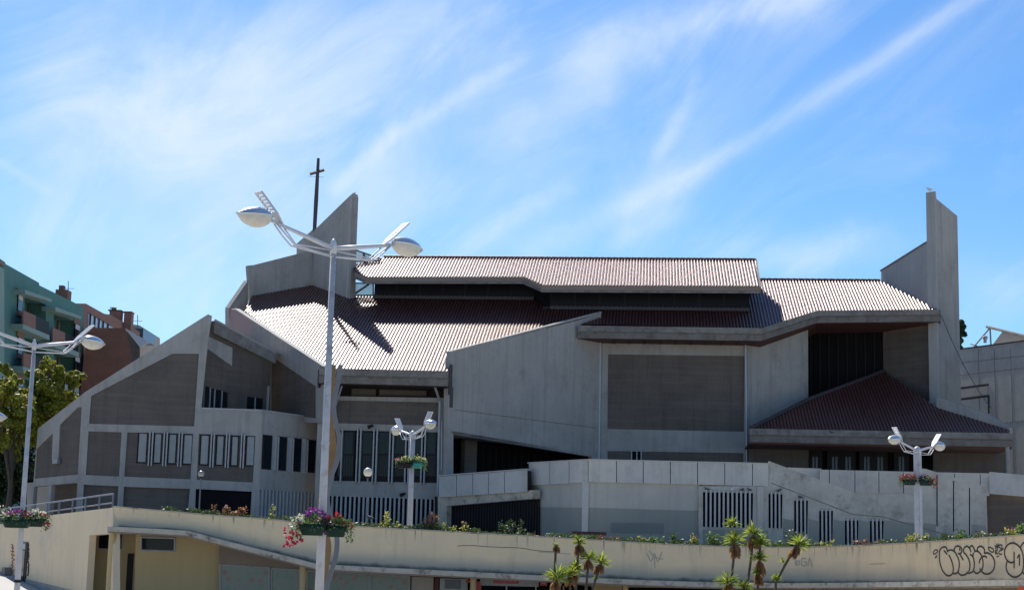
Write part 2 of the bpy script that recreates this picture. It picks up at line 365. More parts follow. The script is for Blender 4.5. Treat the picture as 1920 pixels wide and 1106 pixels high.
def fins(parent, mt, pl, xs, y0, y1, wpx, d0=.14, d1=-.02, name='louvre'):
    bm = BM()
    for i, x in enumerate(xs):
        t = i/max(1, len(xs)-1); a = y0[0]+(y0[1]-y0[0])*t; b = y1[0]+(y1[1]-y1[0])*t
        pbox(bm, pl, x-wpx/2, a, x+wpx/2, b, d0, d1)
    return obj(name, bm, mt, parent)
def tile_roof(parent, name, pt, slope, poly, period=.207, course=.40, hh=.06, bu=None, bv=None):
    """poly: world points on the roof plane; corrugated rows run up the slope"""
    bu = bu or BU; bv = bv or BV
    uv = [(p.dot(bu), p.dot(bv)) for p in poly]; z0 = pt.z - slope*pt.dot(bv)
    umin, umax = min(a for a, b in uv), max(a for a, b in uv)
    prof = [0, .62, 1, 1, .66, .1, -.04, -.04]; ns = len(prof)
    def span(u):
        r_ = []
        for i in range(len(uv)):
            (a, b), (c, d) = uv[i], uv[(i+1) % len(uv)]
            if (a <= u) != (c <= u): r_.append(b+(d-b)*(u-a)/(c-a))
        return (min(r_), max(r_)) if len(r_) >= 2 else None
    bm = BM(); lay = bm.loops.layers.uv.new('UVMap'); n = int((umax-umin)/period*ns)
    cols = []
    for j in range(n+1):
        u = umin + 1e-4 + j*period/ns; s = span(u); cols.append((u, s, prof[j % ns]*hh))
    v0 = min(b for a, b in uv)
    for j in range(n):
        (ua, sa, ha), (ub, sb, hb) = cols[j], cols[j+1]
        if not sa or not sb: continue
        lo, hi = min(sa[0], sb[0]), max(sa[1], sb[1]); k = int((lo-v0)/course)
        while v0 + k*course < hi:
            c0, c1 = v0+k*course, v0+(k+1)*course
            a0, a1 = max(c0, sa[0]), min(c1, sa[1]); b0, b1 = max(c0, sb[0]), min(c1, sb[1])
            if a1 > a0 or b1 > b0:
                a1, b1 = max(a0, a1), max(b0, b1)
                def P(u, v, h): return bu*u + bv*v + ZU*(z0+slope*v+h+.004*(1-(v-c0)/course))
                vs = [bm.verts.new(P(ua, a0, ha)), bm.verts.new(P(ub, b0, hb)), bm.verts.new(P(ub, b1, hb)), bm.verts.new(P(ua, a1, ha))]
                try:
                    f = bm.faces.new(vs)
                    for l in f.loops: l[lay].uv = (j/ns+.01, k+.5)
                except ValueError: pass
            k += 1
    o = obj(name, bm, 'tile', parent, recalc=False)
    for pg in o.data.polygons: pass
    return o
def deck(parent, name, mt, pts, th=.22, drop=.02):
    return obj(name, prism(BM(), [p-ZU*drop for p in pts], -ZU*th), mt, parent)

M['clglass'] = mat('clerestory_glass', (.014, .014, .018), .35, (.01, .01, .014), .8, .8, spec=.12)

def wallmat():
    m = bpy.data.materials.new('cream_wall'); m.use_nodes = True; t = m.node_tree; b = t.nodes['Principled BSDF']; b.inputs['Roughness'].default_value = .88; b.inputs['Specular IOR Level'].default_value = .2
    uv = N(t, 'ShaderNodeUVMap'); s = N(t, 'ShaderNodeSeparateXYZ'); t.links.new(uv.outputs[0], s.inputs[0]); U, V = s.outputs[0], s.outputs[1]
    def nz(su, sv, sc, det=6, off=0):
        c = N(t, 'ShaderNodeCombineXYZ'); t.links.new(mth(t, 'MULTIPLY', U, su), c.inputs[0]); t.links.new(mth(t, 'MULTIPLY', V, sv), c.inputs[1]); c.inputs[2].default_value = off
        n = N(t, 'ShaderNodeTexNoise'); n.inputs['Scale'].default_value = sc; n.inputs['Detail'].default_value = det; n.inputs['Roughness'].default_value = .65; t.links.new(c.outputs[0], n.inputs['Vector']); return n.outputs['Fac']
    def rng_(x, a, bb, c=0, d=1):
        q = N(t, 'ShaderNodeMapRange', interpolation_type='SMOOTHSTEP'); 
        for i, v in enumerate((x, a, bb, c, d)): setin(t, q.inputs[i], v)
        return q.outputs[0]
    col = mixc(t, rng_(nz(.4, 1, 1), .35, .7), (.80, .62, .385, 1), (.72, .57, .37, 1))
    # grey mildew band that creeps up from the canopy
    low = rng_(mth(t, 'ADD', V, mth(t, 'MULTIPLY', mth(t, 'SUBTRACT', nz(.25, .6, 1.2, 7, 2), .5), .9)), .62, .05)
    col = mixc(t, mth(t, 'MULTIPLY', low, .62), col, (.38, .36, .31, 1))
    edge = rng_(mth(t, 'ADD', V, mth(t, 'MULTIPLY', mth(t, 'SUBTRACT', nz(.8, .5, 1.6, 7, 9), .5), .22)), .13, .0)
    col = mixc(t, mth(t, 'MULTIPLY', edge, .8), col, (.06, .06, .06, 1))
    # rain drips below the coping
    drip = mth(t, 'MULTIPLY', rng_(nz(3.2, .12, 1.5, 5, 4), .54, .68), rng_(mth(t, 'ADD', V, mth(t, 'MULTIPLY', nz(1.5, 0, 1, 2, 7), .7)), .95, 1.35))
    col = mixc(t, mth(t, 'MULTIPLY', drip, .95), col, (.13, .11, .085, 1))
    wide = mth(t, 'MULTIPLY', rng_(nz(.9, .1, 1.2, 6, 11), .5, .75), .35); col = mixc(t, wide, col, (.33, .29, .22, 1))
    t.links.new(col, b.inputs['Base Color'])
    tc = N(t, 'ShaderNodeTexCoord'); nb = N(t, 'ShaderNodeTexNoise'); nb.inputs['Scale'].default_value = 9; nb.inputs['Detail'].default_value = 5; t.links.new(tc.outputs['Object'], nb.inputs['Vector'])
    bp = N(t, 'ShaderNodeBump'); bp.inputs['Strength'].default_value = .25; bp.inputs['Distance'].default_value = .02; t.links.new(nb.outputs['Fac'], bp.inputs['Height']); t.links.new(bp.outputs[0], b.inputs['Normal'])
    return m
M['creamwall'] = wallmat()

M['concpink'] = M['conc'].copy(); M['concpink'].name = 'pinkish_concrete'
_t = M['concpink'].node_tree; _b = _t.nodes['Principled BSDF']; _l = _b.inputs['Base Color'].links[0].from_socket
_tc = N(_t, 'ShaderNodeTexCoord'); _s = N(_t, 'ShaderNodeSeparateXYZ'); _t.links.new(_tc.outputs['Object'], _s.inputs[0])
_n = N(_t, 'ShaderNodeTexNoise'); _n.inputs['Scale'].default_value = .8; _n.inputs['Detail'].default_value = 6; _t.links.new(_tc.outputs['Object'], _n.inputs['Vector'])
_m = N(_t, 'ShaderNodeMapRange', interpolation_type='SMOOTHSTEP'); _m.inputs[1].default_value = -13.2; _m.inputs[2].default_value = -15.4; _m.inputs[4].default_value = .8
_t.links.new(mth(_t, 'ADD', _s.outputs[0], mth(_t, 'MULTIPLY', mth(_t, 'SUBTRACT', _n.outputs['Fac'], .5), 3)), _m.inputs[0])
_t.links.new(mixc(_t, _m.outputs[0], _l, (.40, .26, .25, 1)), _b.inputs['Base Color'])

M['leafbasket'] = leafmat('basket_leaf', (.03, .07, .02), (.10, .16, .05), .35)
# ================================================================= CHURCH
S = .47
RP = Pl(pv(720, 694, 96), ZU - BV*S)
RP2 = Pl(pv(850, 512, 108.8), ZU - BV*S)
RP3 = Pl(pv(1650, 808, 101.6), ZU - BV*S)
ch = thing('church', 'large grey concrete church with stacked red tiled roofs and two tall fins', 'church', (-2, 100, 3))
gz = 2.9                                   # upper terrace level
# --- lower roof
wS1, wS2 = pv(845, 700, 96.5), pv(1127, 620, 106.3)
def onR(p): return Vector((p.x, p.y, RP.p.z + S*((p-RP.p).dot(BV))))
low = [RP.hit(607, 692), RP.hit(842, 697), onR(wS1)-BU*0+Vector((-.22,.12,0)), onR(wS1.lerp(wS2, .84))+Vector((-.2,.12,0)), RP.hit(1425, 617), RP.hit(1530, 584), RP.hit(1762, 582),
       RP.hit(1745, 575), RP.hit(1650, 527), RP.hit(1425, 525), RP.hit(1000, 545), RP.hit(655, 556), RP.hit(583, 534), RP.hit(474, 554), RP.hit(459, 583)]
# the ridge of the whole lower roof sits at the depth of the right hand ridge
zr = RP.hit(1425, 525).dot(BV)
def uvR(u, v, pl=RP):
    p = BU*u + BV*v; p.z = pl.p.z + S*((p-pl.p).dot(BV)); return p
low[10] = uvR(-8, 112.5); low[9] = uvR(7.0, zr)
low[8] = uvR(low[8].dot(BU), zr)
low.insert(10, uvR(3, zr)); 
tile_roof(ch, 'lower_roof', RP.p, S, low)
deck(ch, 'roof_deck', 'soffit', low)
# ridge caps
def ridge(name, a, b, r=.11, n=None):
    bm = BM(); L = (b-a).length; n = n or int(L/.42)
    for i in range(n):
        p, q = a.lerp(b, i/n), a.lerp(b, (i+1)/n+.002); tube(bm, [p, q], [r*1.12, r*.85], 8)
    return obj(name, bm, 'tile', ch)
ridge('ridge_cap', uvR(7.2, zr)+ZU*.04, low[8]+ZU*.04)
# rear slopes that close the roofs behind the ridges
back = [uvR(-2, zr), low[8], low[8]+BV*9-ZU*4.2, uvR(-2, zr)+BV*9-ZU*4.2]
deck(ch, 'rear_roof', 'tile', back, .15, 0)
# --- upper roof
up_ = [RP2.hit(668, 510), RP2.hit(690, 519.5), RP2.hit(983, 519.5), RP2.hit(1018, 535), RP2.hit(1424, 537), RP2.hit(1416, 488), RP2.hit(718, 485), RP2.hit(660, 497)]
zr2 = up_[5].dot(BV); up_[6] = uvR(up_[6].dot(BU), zr2, RP2)
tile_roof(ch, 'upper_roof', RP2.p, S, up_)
deck(ch, 'upper_roof_deck', 'soffit', up_, .18)
ridge('upper_ridge_cap', up_[6]+ZU*.04, up_[5]+ZU*.04)
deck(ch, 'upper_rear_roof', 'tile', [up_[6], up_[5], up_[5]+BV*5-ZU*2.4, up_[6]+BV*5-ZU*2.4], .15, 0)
prf = lambda h, t=.16: [(0, .02), (t, .02), (t, -h), (0, -h)]
gut = lambda h: [(-.05, -.01), (.14, .02), (.20, .02), (.20, -h*.44), (-.05, -h*.44)]
gutl = lambda h: [(-.05, -h*.445), (.12, -h*.445), (.12, -h*.52), (.16, -h*.54), (.16, -h), (-.05, -h)]
obj('upper_gutter', sweep(BM(), [p-ZU*.03 for p in up_[:5]], [(-.02, 0), (.13, 0), (.13, -.30), (-.02, -.32)], -BV), 'canopysoff', ch)
obj('upper_gutter_lip', sweep(BM(), [p-ZU*.36 for p in up_[:5]], [(-.02, 0.005), (.17, 0.005), (.17, -.11), (-.02, -.11)], -BV), 'beam', ch)
obj('verge_board', prism(BM(), [up_[4]-ZU*.0, up_[5]+ZU*.05, up_[5]-ZU*.28, up_[4]-ZU*.42], BU*.12), 'beam', ch)
# --- clerestory walls (two planes with a jog)
vL, vR_ = 110.0, 108.05
pc = [pv(702, 540, vL), pv(1002, 540, vL), pv(1032, 560, vR_), pv(1405, 560, vR_)]
for i, (a, b) in enumerate(zip(pc[:-1], pc[1:])):
    pl = vpl(a, b); zb = onR(a).z if i != 1 else min(onR(a).z, onR(b).z)
    zt = min(RP2.p.z + S*((q-RP2.p).dot(BV)) for q in (a, b)) - .12
    a0, b0 = Vector((a.x, a.y, zb-.2)), Vector((b.x, b.y, zb-.2))
    bm = BM(); box8(bm, a0, b0-a0, Vector((0, 0, zt-zb+.2)), -pl.n*.25); obj('clerestory_wall', bm, 'frame', ch)
    L = (b0-a0).length; n = max(1, round(L/1.62))
    for k in range(n):
        p = a0.lerp(b0, (k+.04)/n); q = a0.lerp(b0, (k+.96)/n); bm = BM()
        p = p+pl.n*.012; q = q+pl.n*.012
        box8(bm, Vector((p.x, p.y, zb+.22)), Vector((q.x-p.x, q.y-p.y, 0)), Vector((0, 0, zt-zb-.4)), -pl.n*.06)
        obj('clerestory_window', bm, 'clglass', ch)
    # lead flashing with clips at the foot of the glazing
    bm = BM(); box8(bm, Vector((a.x, a.y, zb-.1))+pl.n*.42, b0-a0, Vector((0, 0, .2)), -pl.n*.41); obj('flashing', bm, 'rust', ch)
    if i != 1:
        bm = BM()
        for k in range(int(L/.3)):
            p = a.lerp(b, (k+.5)/int(L/.3)); lbox(bm, (p.x+pl.n.x*.06, p.y+pl.n.y*.06, zb+.17), (.09, .05, .05))
        tag(obj('flashing_clips', bm, 'lower', ch), kind='stuff') if False else obj('flashing_clips', bm, 'plaster', ch)
e = pc[3]; obj('clerestory_end_wall', prism(BM(), [Vector((e.x, e.y, onR(e).z-.3)), Vector((e.x, e.y, 0))+ZU*(RP2.p.z+S*((e-RP2.p).dot(BV))-.15),
     uvR(e.dot(BU), zr2, RP2)-ZU*.25, uvR(e.dot(BU), zr2, RP2)+BV*3-ZU*4, ], -BU*.25), 'frame', ch)
# --- glass lantern at the left end
gpl = vplane(110.2)
for nm, poly in (('lantern_glass', [(659, 466), (714, 485.5), (714, 489), (659, 491)]), ('lantern_glass', [(656, 531), (700, 531), (700, 554), (656, 554)])):
    g = wallpoly(ch, nm, None or 'glass', gpl if poly[0][1] > 500 else vplane(111.3), poly, th=.03)
    g.data.materials.clear(); g.data.materials.append(mat('pale_lantern_glass', (.50, .66, .64), .25, (.45, .62, .6), 2, .5, alpha=.55))
    P_ = gpl if poly[0][1] > 500 else vplane(111.3); pts = [P_.hit(*p)+P_.n*.03 for p in poly]; bm = BM()
    for i in range(4): tube(bm, [pts[i], pts[(i+1) % 4]], .05, 6)
    if poly[0][1] > 500: tube(bm, [P_.hit(692, 533)+P_.n*.06, P_.hit(662, 553)+P_.n*.06], .07, 6)
    else: tube(bm, [P_.hit(682, 474), P_.hit(682, 490)], .06, 6); tube(bm, [P_.hit(682, 476)+P_.n*.03, P_.hit(689, 490)+P_.n*.03], .04, 6)
    obj('lantern_frame', bm, 'rust', ch)
# --- left back walls and fin
c1 = pv(465, 555, 109.9); c2 = pv(585, 535, 112.7); c3 = pv(655, 560, 109.7); c0 = pv(431, 585, 107.2)
W1 = vpl(c1, c2); wallpoly(ch, 'left_rear_wall', 'conc', W1, [(464, 498), (475, 497), (586, 469), (586, 545), (470, 575)], th=.35)
W0 = vpl(c0, c1); wallpoly(ch, 'left_end_wall', 'conc', W0, [(430, 577), (465, 526), (465, 575), (453, 590), (430, 620)], th=.3)
T1 = vpl(c2, c3); wallpoly(ch, 'left_fin', 'conc', T1, [(585, 437), (591, 430), (655, 368), (661, 363), (656, 575), (585, 550)], th=.45)
# thick near edge of the fin
pT, pB = T1.hit(661, 366), T1.hit(655.5, 575)
bm = BM(); hd_ = Vector(((c3-c2).x, (c3-c2).y, 0)).normalized(); box8(bm, Vector((pT.x, pT.y, pB.z))+T1.n*.04-hd_*.30, hd_*.30, Vector((0, 0, pT.z-pB.z-.02)), -T1.n*.55)
obj('fin_edge', bm, 'conc_light', ch)
T0 = vplane(113.4); wallpoly(ch, 'rear_buttress', 'conc_light', T0, [(556, 492), (556, 457), (588, 429), (588, 500)], th=.4)
# --- cross
cv = vplane(113.1); bm = BM(); a, b = cv.hit(587.5, 472), cv.hit(597, 297)
tube(bm, [a, a.lerp(b, .55), b], [.12, .15, .10], 4)
cr = thing('roof_cross', 'tall thin dark metal cross rising beside the left fin of the church', 'cross', tuple(a))
obj('mast', bm, 'rust', cr); bm = BM(); c_ = a.lerp(b, .85)
ang = R(18); d = Vector((math.cos(ang), 0, math.sin(ang)))
tube(bm, [c_-d*.56-Vector((0, .1, 0)), c_+d*.5-Vector((0, .1, 0))], .11, 4); obj('crossbar', bm, 'rust', cr)
bm = BM(); tube(bm, [c_-Vector((.62, 0, .32)), c_+Vector((.45, 0, -.36))], .014, 4); obj('lightning_wire', bm, 'wire', cr)
# --- left flank wall with dark lower infill
cA = pv(603, 700, 96.3); FL = vpl(c0, cA)
wallpoly(ch, 'flank_wall', 'concpink', FL, [(430, 577), (440, 581), (606, 689), (604, 792), (395, 792), (430, 700)], holes=[[(508, 667), (592, 724), (592, 784), (508, 772)]], th=.3)
infill(ch, 'flank_infill', 'plaster', FL, [(508, 667), (592, 724), (592, 784), (508, 772)], .05)
# white coping along the wall
obj('flank_coping', prism(BM(), [FL.hit(440, 580.5)+FL.n*.04, FL.hit(606, 688.5)+FL.n*.04, FL.hit(606, 686)+FL.n*.04, FL.hit(440, 578)+FL.n*.04], -FL.n*.40), 'conc_light', ch)
# --- front centre: eave beam, wall under it, glazing and slatted basement
el, er = RP.hit(600, 691), RP.hit(842, 697)
obj('front_gutter_beam', sweep(BM(), [el, er], gut(.86), -BV), 'beam', ch); obj('front_lower_beam', sweep(BM(), [el, er], gutl(.86), -BV), 'beamlow', ch)
bm = BM(); box8(bm, er+BU*.02-BV*.1-ZU*1.3, BU*.1, BV*1.2, ZU*1.75); obj('gutter_end_plate', bm, 'rust', ch)
bm = BM(); box8(bm, el-BU*.1-BV*.1-ZU*1.1, BU*.08, BV*1.2, ZU*1.05); obj('gutter_end_plate', bm, 'rust', ch)
FC = vplane(97.6)
wallpoly(ch, 'front_wall', 'conc', FC, [(600, 742), (848, 746), (848, 1003), (600, 1003)],
  holes=[[(629, 750), (822, 754), (821, 798), (629, 793)], [(628, 806), (821, 810), (819, 905), (626, 901)], [(612, 929), (822, 936), (820, 995), (608, 992)]], th=.35)
wallpoly(ch, 'eave_recess', 'frame', vplane(98.4), [(600, 700), (848, 704), (848, 760), (600, 756)], th=.2)
bm = BM(); pbox(bm, vplane(98.3), 660, 722, 705, 742, .12, .0); pbox(bm, vplane(98.3), 712, 722, 800, 742, .1, 0); obj('recess_panels', bm, 'plaster', ch)
deck(ch, 'front_soffit', 'frame', [el-ZU*.8, er-ZU*.8, er-ZU*.8+BV*2.6, el-ZU*.8+BV*2.6], .1)
infill(ch, 'front_infill', 'plaster', FC, [(629, 750), (822, 754), (821, 798), (629, 793)], .04)
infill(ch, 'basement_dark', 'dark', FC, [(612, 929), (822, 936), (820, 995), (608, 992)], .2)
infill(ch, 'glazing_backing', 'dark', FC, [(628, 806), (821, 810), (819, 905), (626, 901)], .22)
xs = [628, 666, 702, 736, 766, 795, 821]
for i in range(6):
    x0, x1 = xs[i]+2, xs[i+1]-2
    wdw = rbox(ch, 'tall_window', 'frame', FC, x0, 807, x1, 902+i*.5, -.12, -.2)
    rbox(wdw, 'pane', 'glass', FC, x0+3, 810, x1-3, 850, -.10, -.12); rbox(wdw, 'pane', 'glass', FC, x0+3, 853, x1-3, 892, -.10, -.12)
    bm = BM()
    for k in range(7): pbox(bm, FC, x0+2+k*(x1-x0-4)/6-.35, 853, x0+2+k*(x1-x0-4)/6+.35, 900, -.06, -.08)
    obj('window_bars', bm, 'frame', wdw)
fins(ch, 'fin', FC, [641, 670, 676, 700.5, 706.5, 731, 737, 761, 767, 791, 797], (803, 807), (905, 908), 2.2, .22, -.1, 'window_fins')
fins(ch, 'fin', FC, [614+8.35*i for i in range(26)], (928, 935), (992, 996), 3.4, .04, -.14, 'basement_slats')
pst = rbox(ch, 'corner_column', 'conc', vplane(96.9), 593, 730, 603, 1003, .1, -.3)
def pipe(pts, r=.06, name='downpipe', mt='alu'):
    return obj(name, tube(BM(), pts, r, 8), mt, ch)
pipe([vplane(96.1).hit(815, 724), vplane(97.2).hit(825, 752), vplane(97.2).hit(822, 850), vplane(97.2).hit(820, 990)], .075)
pipe([vplane(97.2).hit(829, 790), vplane(97.2).hit(828, 880)], .05)
pipe([vplane(96.1).hit(664 - 23, 724), vplane(97.3).hit(628, 765), vplane(97.3).hit(626, 803)], .05)
obj('eave_bracket', tube(BM(), [RP.hit(848, 700)-ZU*.8-BV*.1, RP.hit(848, 700)-ZU*2.0-BV*.1], .1, 6), 'rust', ch)
# --- the long white side wall S
PS = vpl(wS1, wS2)
wallpoly(ch, 'nave_side_wall', 'conc', PS, [(845, 660), (1086, 600), (1127, 586), (1127, 900), (838, 1003), (840, 700)],
  holes=[[(850, 813), (1110, 856), (1110, 892), (850, 905)]], th=.35)
obj('wall_coping', prism(BM(), [PS.hit(845, 661)+PS.n*.04, PS.hit(1127, 587)+PS.n*.04, PS.hit(1127, 584)+PS.n*.04, PS.hit(845, 658)+PS.n*.04], -PS.n*.45), 'stain', ch)
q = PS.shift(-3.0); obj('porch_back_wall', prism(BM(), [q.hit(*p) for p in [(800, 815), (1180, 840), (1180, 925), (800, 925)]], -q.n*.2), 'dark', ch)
q = PS.shift(-.34); obj('porch_soffit', prism(BM(), [PS.hit(846, 812), PS.hit(1112, 856), PS.shift(-3).hit(1140, 852), PS.shift(-3).hit(830, 812+8)], ZU*.15), 'beam', ch)
rbox(ch, 'porch_inner_pier', 'plaster', PS.shift(-2.2), 870, 825, 893, 905, .05, -.3)
fins(ch, 'frame', PS.shift(-2.7), [905+12*i for i in range(16)], (835, 860), (905, 900), 1.3, .06, 0, 'porch_glazing_bars')
pipe([PS.hit(858, 828)+PS.n*.02-PS.n*1.2, PS.hit(866, 890)-PS.n*1.2], .05)
bm = BM(); tube(bm, [PS.hit(853, 768)+PS.n*.01, PS.hit(1118, 802)+PS.n*.01], .018, 4); obj('wall_joint', bm, 'beam', ch)
# --- right nave wall M
PM = vplane(106.4)
wallpoly(ch, 'nave_wall', 'conc', PM, [(1127, 640), (1403, 640), (1403, 900), (1127, 900)], holes=[[(1140, 664), (1396, 667), (1395, 809), (1139, 804)], [(1139, 845), (1394, 849), (1394, 890), (1139, 890)]], th=.3)
infill(ch, 'nave_infill', 'plaster', PM, [(1140, 664), (1396, 667), (1395, 809), (1139, 804)], .05)
infill(ch, 'base_infill', 'plaster', PM, [(1139, 845), (1394, 849), (1394, 890), (1139, 890)], .05)
f = fins(ch, 'fin', PM, [1184, 1194, 1202], (845, 845), (885, 885), 2, .05, -.1, 'vent_fins')
infill(ch, 'vent', 'dark', PM, [(1184, 846), (1202, 846), (1202, 885), (1184, 885)], .03, .04)
pipe([PM.hit(1126, 634)+PM.n*.16, PM.hit(1123, 862)+PM.n*.16], .07); pipe([PM.hit(1397.5, 637)+PM.n*.16, PM.hit(1400, 866)+PM.n*.16], .07)
# --- right eave: two tier beam and red brown soffit
ev = [RP.hit(1084, 611.5), RP.hit(1425, 616.5), RP.hit(1530, 583.5), RP.hit(1763, 581)]
obj('nave_gutter_beam', sweep(BM(), ev, gut(.78), -BV), 'beam', ch); obj('nave_lower_beam', sweep(BM(), ev, gutl(.78), -BV), 'beamlow', ch)
sof = [p-ZU*.78 for p in ev]; far_ = [pv(1084, 640, 108.3), pv(1425, 640, 108.3), pv(1530, 620, 113), pv(1763, 620, 113)]
for i in range(3):
    a, b, c, d = sof[i], sof[i+1], far_[i+1].copy(), far_[i].copy(); c.z = b.z-.05; d.z = a.z-.05
    if i == 0: a = a.copy(); 
    obj('nave_soffit', prism(BM(), [a-ZU*.01*i, b-ZU*.01*i, c-ZU*.01*i, d-ZU*.01*i], ZU*.1), 'soffit', ch)
bm = BM()
for k in range(9):
    x = 1150 + k*29
    a = pv(x, 640, 104.9); a.z = sof[0].z-.04; box8(bm, a-ZU*.06, BU*.05, BV*1.5, ZU*.06)
obj('soffit_joints', bm, 'frame', ch)
# --- angled wall N, deep opening, inner wall O
n1, n2 = pv(1401, 700, 106.35), pv(1516, 700, 109.2); PN = vpl(n1, n2)
wallpoly(ch, 'angled_wall', 'conc', PN, [(1401, 645), (1515, 610), (1516, 900), (1402, 900)], th=.35)
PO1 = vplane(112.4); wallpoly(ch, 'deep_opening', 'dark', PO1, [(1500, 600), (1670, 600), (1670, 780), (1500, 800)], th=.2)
fins(ch, 'frame', PO1, [1520+17*i for i in range(9)], (605, 605), (770, 770), 1.6, .12, 0, 'opening_bars')
o1, o2 = pv(1656, 700, 112.3), pv(1749, 700, 109.4); PO = vpl(o1, o2)
wallpoly(ch, 'inner_wall', 'plaster', PO, [(1656, 600), (1749, 600), (1751, 790), (1656, 760)], th=.3)
# --- right fin, the wall behind it
f1, f2 = pv(1756, 600, 108.9), pv(1799, 600, 111.2); T2 = vpl(f1, f2)
wallpoly(ch, 'right_fin', 'conc', T2, [(1755, 366), (1756, 373), (1795, 405), (1803, 800), (1757, 800)], th=.5)
bm = BM(); a, b = T2.hit(1754.5, 361), T2.hit(1757, 766)
dd = Vector(((f1-f2).x, (f1-f2).y, 0)).normalized()
box8(bm, Vector((b.x, b.y, b.z))+T2.n*.12, -dd*.16, Vector((0, 0, a.z-b.z)), -T2.n*.66); obj('right_fin_edge', bm, 'conc_light', ch)
x1, x2 = pv(1745, 560, 109.4), pv(1652, 520, 115.2); PX = vpl(x1, x2)
wallpoly(ch, 'right_rear_wall', 'conc_light', PX, [(1652, 509), (1743, 452), (1745, 590), (1652, 540)], th=.4)
obj('right_wall_coping', prism(BM(), [PX.hit(1651, 509)+PX.n*.05, PX.hit(1743, 451.5)+PX.n*.05, PX.hit(1743, 449)+PX.n*.05, PX.hit(1651, 506.5)+PX.n*.05], -PX.n*.5), 'beam', ch)
# --- porch roof and flank parapet
pr = [RP3.hit(1408, 804), RP3.hit(1893, 813), RP3.hit(1893, 806), RP3.hit(1757, 764), RP3.hit(1657, 697), RP3.hit(1516, 750)]
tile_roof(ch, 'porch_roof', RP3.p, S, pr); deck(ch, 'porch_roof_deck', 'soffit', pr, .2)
bm = BM(); tube(bm, [pr[0]+ZU*.06, pr[5]+ZU*.06, pr[4]+ZU*.06], .13, 8); obj('hip_cap', bm, 'rust', ch)
g1 = [pr[0], pr[5], pr[4]]; obj('hip_side_wall', prism(BM(), [pr[0]-ZU*.05, pr[5]-ZU*.05, pr[4]-ZU*.05, Vector((pr[4].x, pr[4].y, pr[0].z-.2)), pr[0]-ZU*.2], BU*.12), 'frame', ch)
y1, y2 = pv(1757, 764, RP3.hit(1757, 764).dot(BV)), pv(1894, 806, RP3.hit(1894, 806).dot(BV)); PY_ = vpl(y1, y2)
obj('porch_parapet', prism(BM(), [PY_.hit(*p)+PY_.n*.06 for p in [(1757, 744), (1800, 757), (1850, 776), (1894, 801), (1894, 812), (1757, 772)]], -PY_.n*.35), 'conc', ch)
ep = [RP3.hit(1405, 804), RP3.hit(1897, 813)]
obj('porch_gutter_beam', sweep(BM(), ep, gut(.80), -BV), 'beam', ch); obj('porch_lower_beam', sweep(BM(), ep, gutl(.80), -BV), 'beamlow', ch)
deck(ch, 'porch_soffit', 'soffit', [ep[0]-ZU*.78, ep[1]-ZU*.78, ep[1]-ZU*.78+BV*7, ep[0]-ZU*.78+BV*7], .1)
PV = vplane(105.6); wallpoly(ch, 'porch_left_wall', 'plaster', PV, [(1404, 815), (1516, 815), (1516, 900), (1404, 900)], th=.25)
wallpoly(ch, 'entrance_void', 'dark', vplane(106.4), [(1500, 815), (1770, 815), (1770, 905), (1500, 905)], th=.2)
wallpoly(ch, 'porch_right_wall', 'plaster', PV, [(1750, 815), (1893, 815), (1893, 905), (1750, 905)], th=.25)
dp = vplane(106.2)
for x in (1528, 1565, 1590, 1625, 1650, 1690):
    dr = rbox(ch, 'entrance_door', 'frame', dp, x-14, 842, x+14, 905, .08, 0); rbox(dr, 'pane', 'glassblue', dp, x-5, 856, x-1.2, 902, .1, .05); rbox(dr, 'pane', 'glassblue', dp, x+1.2, 856, x+5, 902, .1, .05)
pipe([vplane(99.6).hit(1889, 838), vplane(99.6).hit(1891, 890)], .12, 'porch_post', 'conc')
bm = BM(); k1, k2 = T2.hit(1764, 592)+T2.n*.05, PY_.hit(1862, 765)+PY_.n*.2
pts = [k1.lerp(k2, i/14) - ZU*(.9*4*(i/14)*(1-i/14)*.6) for i in range(15)]; tube(bm, pts, .022, 5)
tag(obj('slack_cable', bm, 'wire'), 'thin dark cable sagging down the right hand fin of the church', 'cable')
# body of the church behind so it is solid from the side
bm = BM(); a = BU*(-19)+BV*112.5; box8(bm, Vector((a.x, a.y, gz)), BU*36, BV*10, ZU*(RP.hit(1425, 525).z-gz-4.8)); obj('rear_body', bm, 'conc', ch)

# ================================================================= PARISH HALL (left wing)
ph = thing('parish_hall', 'angular grey concrete hall with sloping gable and slit windows, left of the church', 'building', (-18, 95, 3))
a1, a2 = pY(150, 800, 95), pY(480, 800, 96.3); PA = vpl(a1, a2)
P1 = [(171, 742), (323, 663), (373, 663), (364, 799), (167, 794)]; P2 = [(166, 808), (228, 810), (223, 893), (161, 890)]
P3 = [(239, 810), (362, 813), (357, 898), (233, 893)]; P4 = [(373, 813), (479, 817), (474, 904), (369, 899)]
P5 = [(157, 908), (222, 911), (218, 975), (154, 975)]; P6 = [(232, 912), (356, 916), (352, 962), (230, 962)]; P7 = [(367, 916), (472, 921), (469, 972), (365, 972)]
wallpoly(ph, 'gable_wall', 'conc', PA, [(156, 737), (390, 589), (397, 592), (390, 640), (377, 766), (491, 770), (485, 985), (140, 985)], holes=[P1, P2, P3, P4, P5, P6, P7], th=.35)
for nm, p_, mt, rc in (('gable_infill', P1, 'plaster', .06), ('wall_infill', P2, 'plaster', .06), ('wall_infill', P3, 'plaster', .06), ('wall_infill', P4, 'plaster', .06),
                   ('base_infill', P5, 'plaster', .2), ('base_infill', P6, 'plaster', .2), ('base_opening', P7, 'dark', .25)): infill(ph, nm, mt, PA, p_, rc)
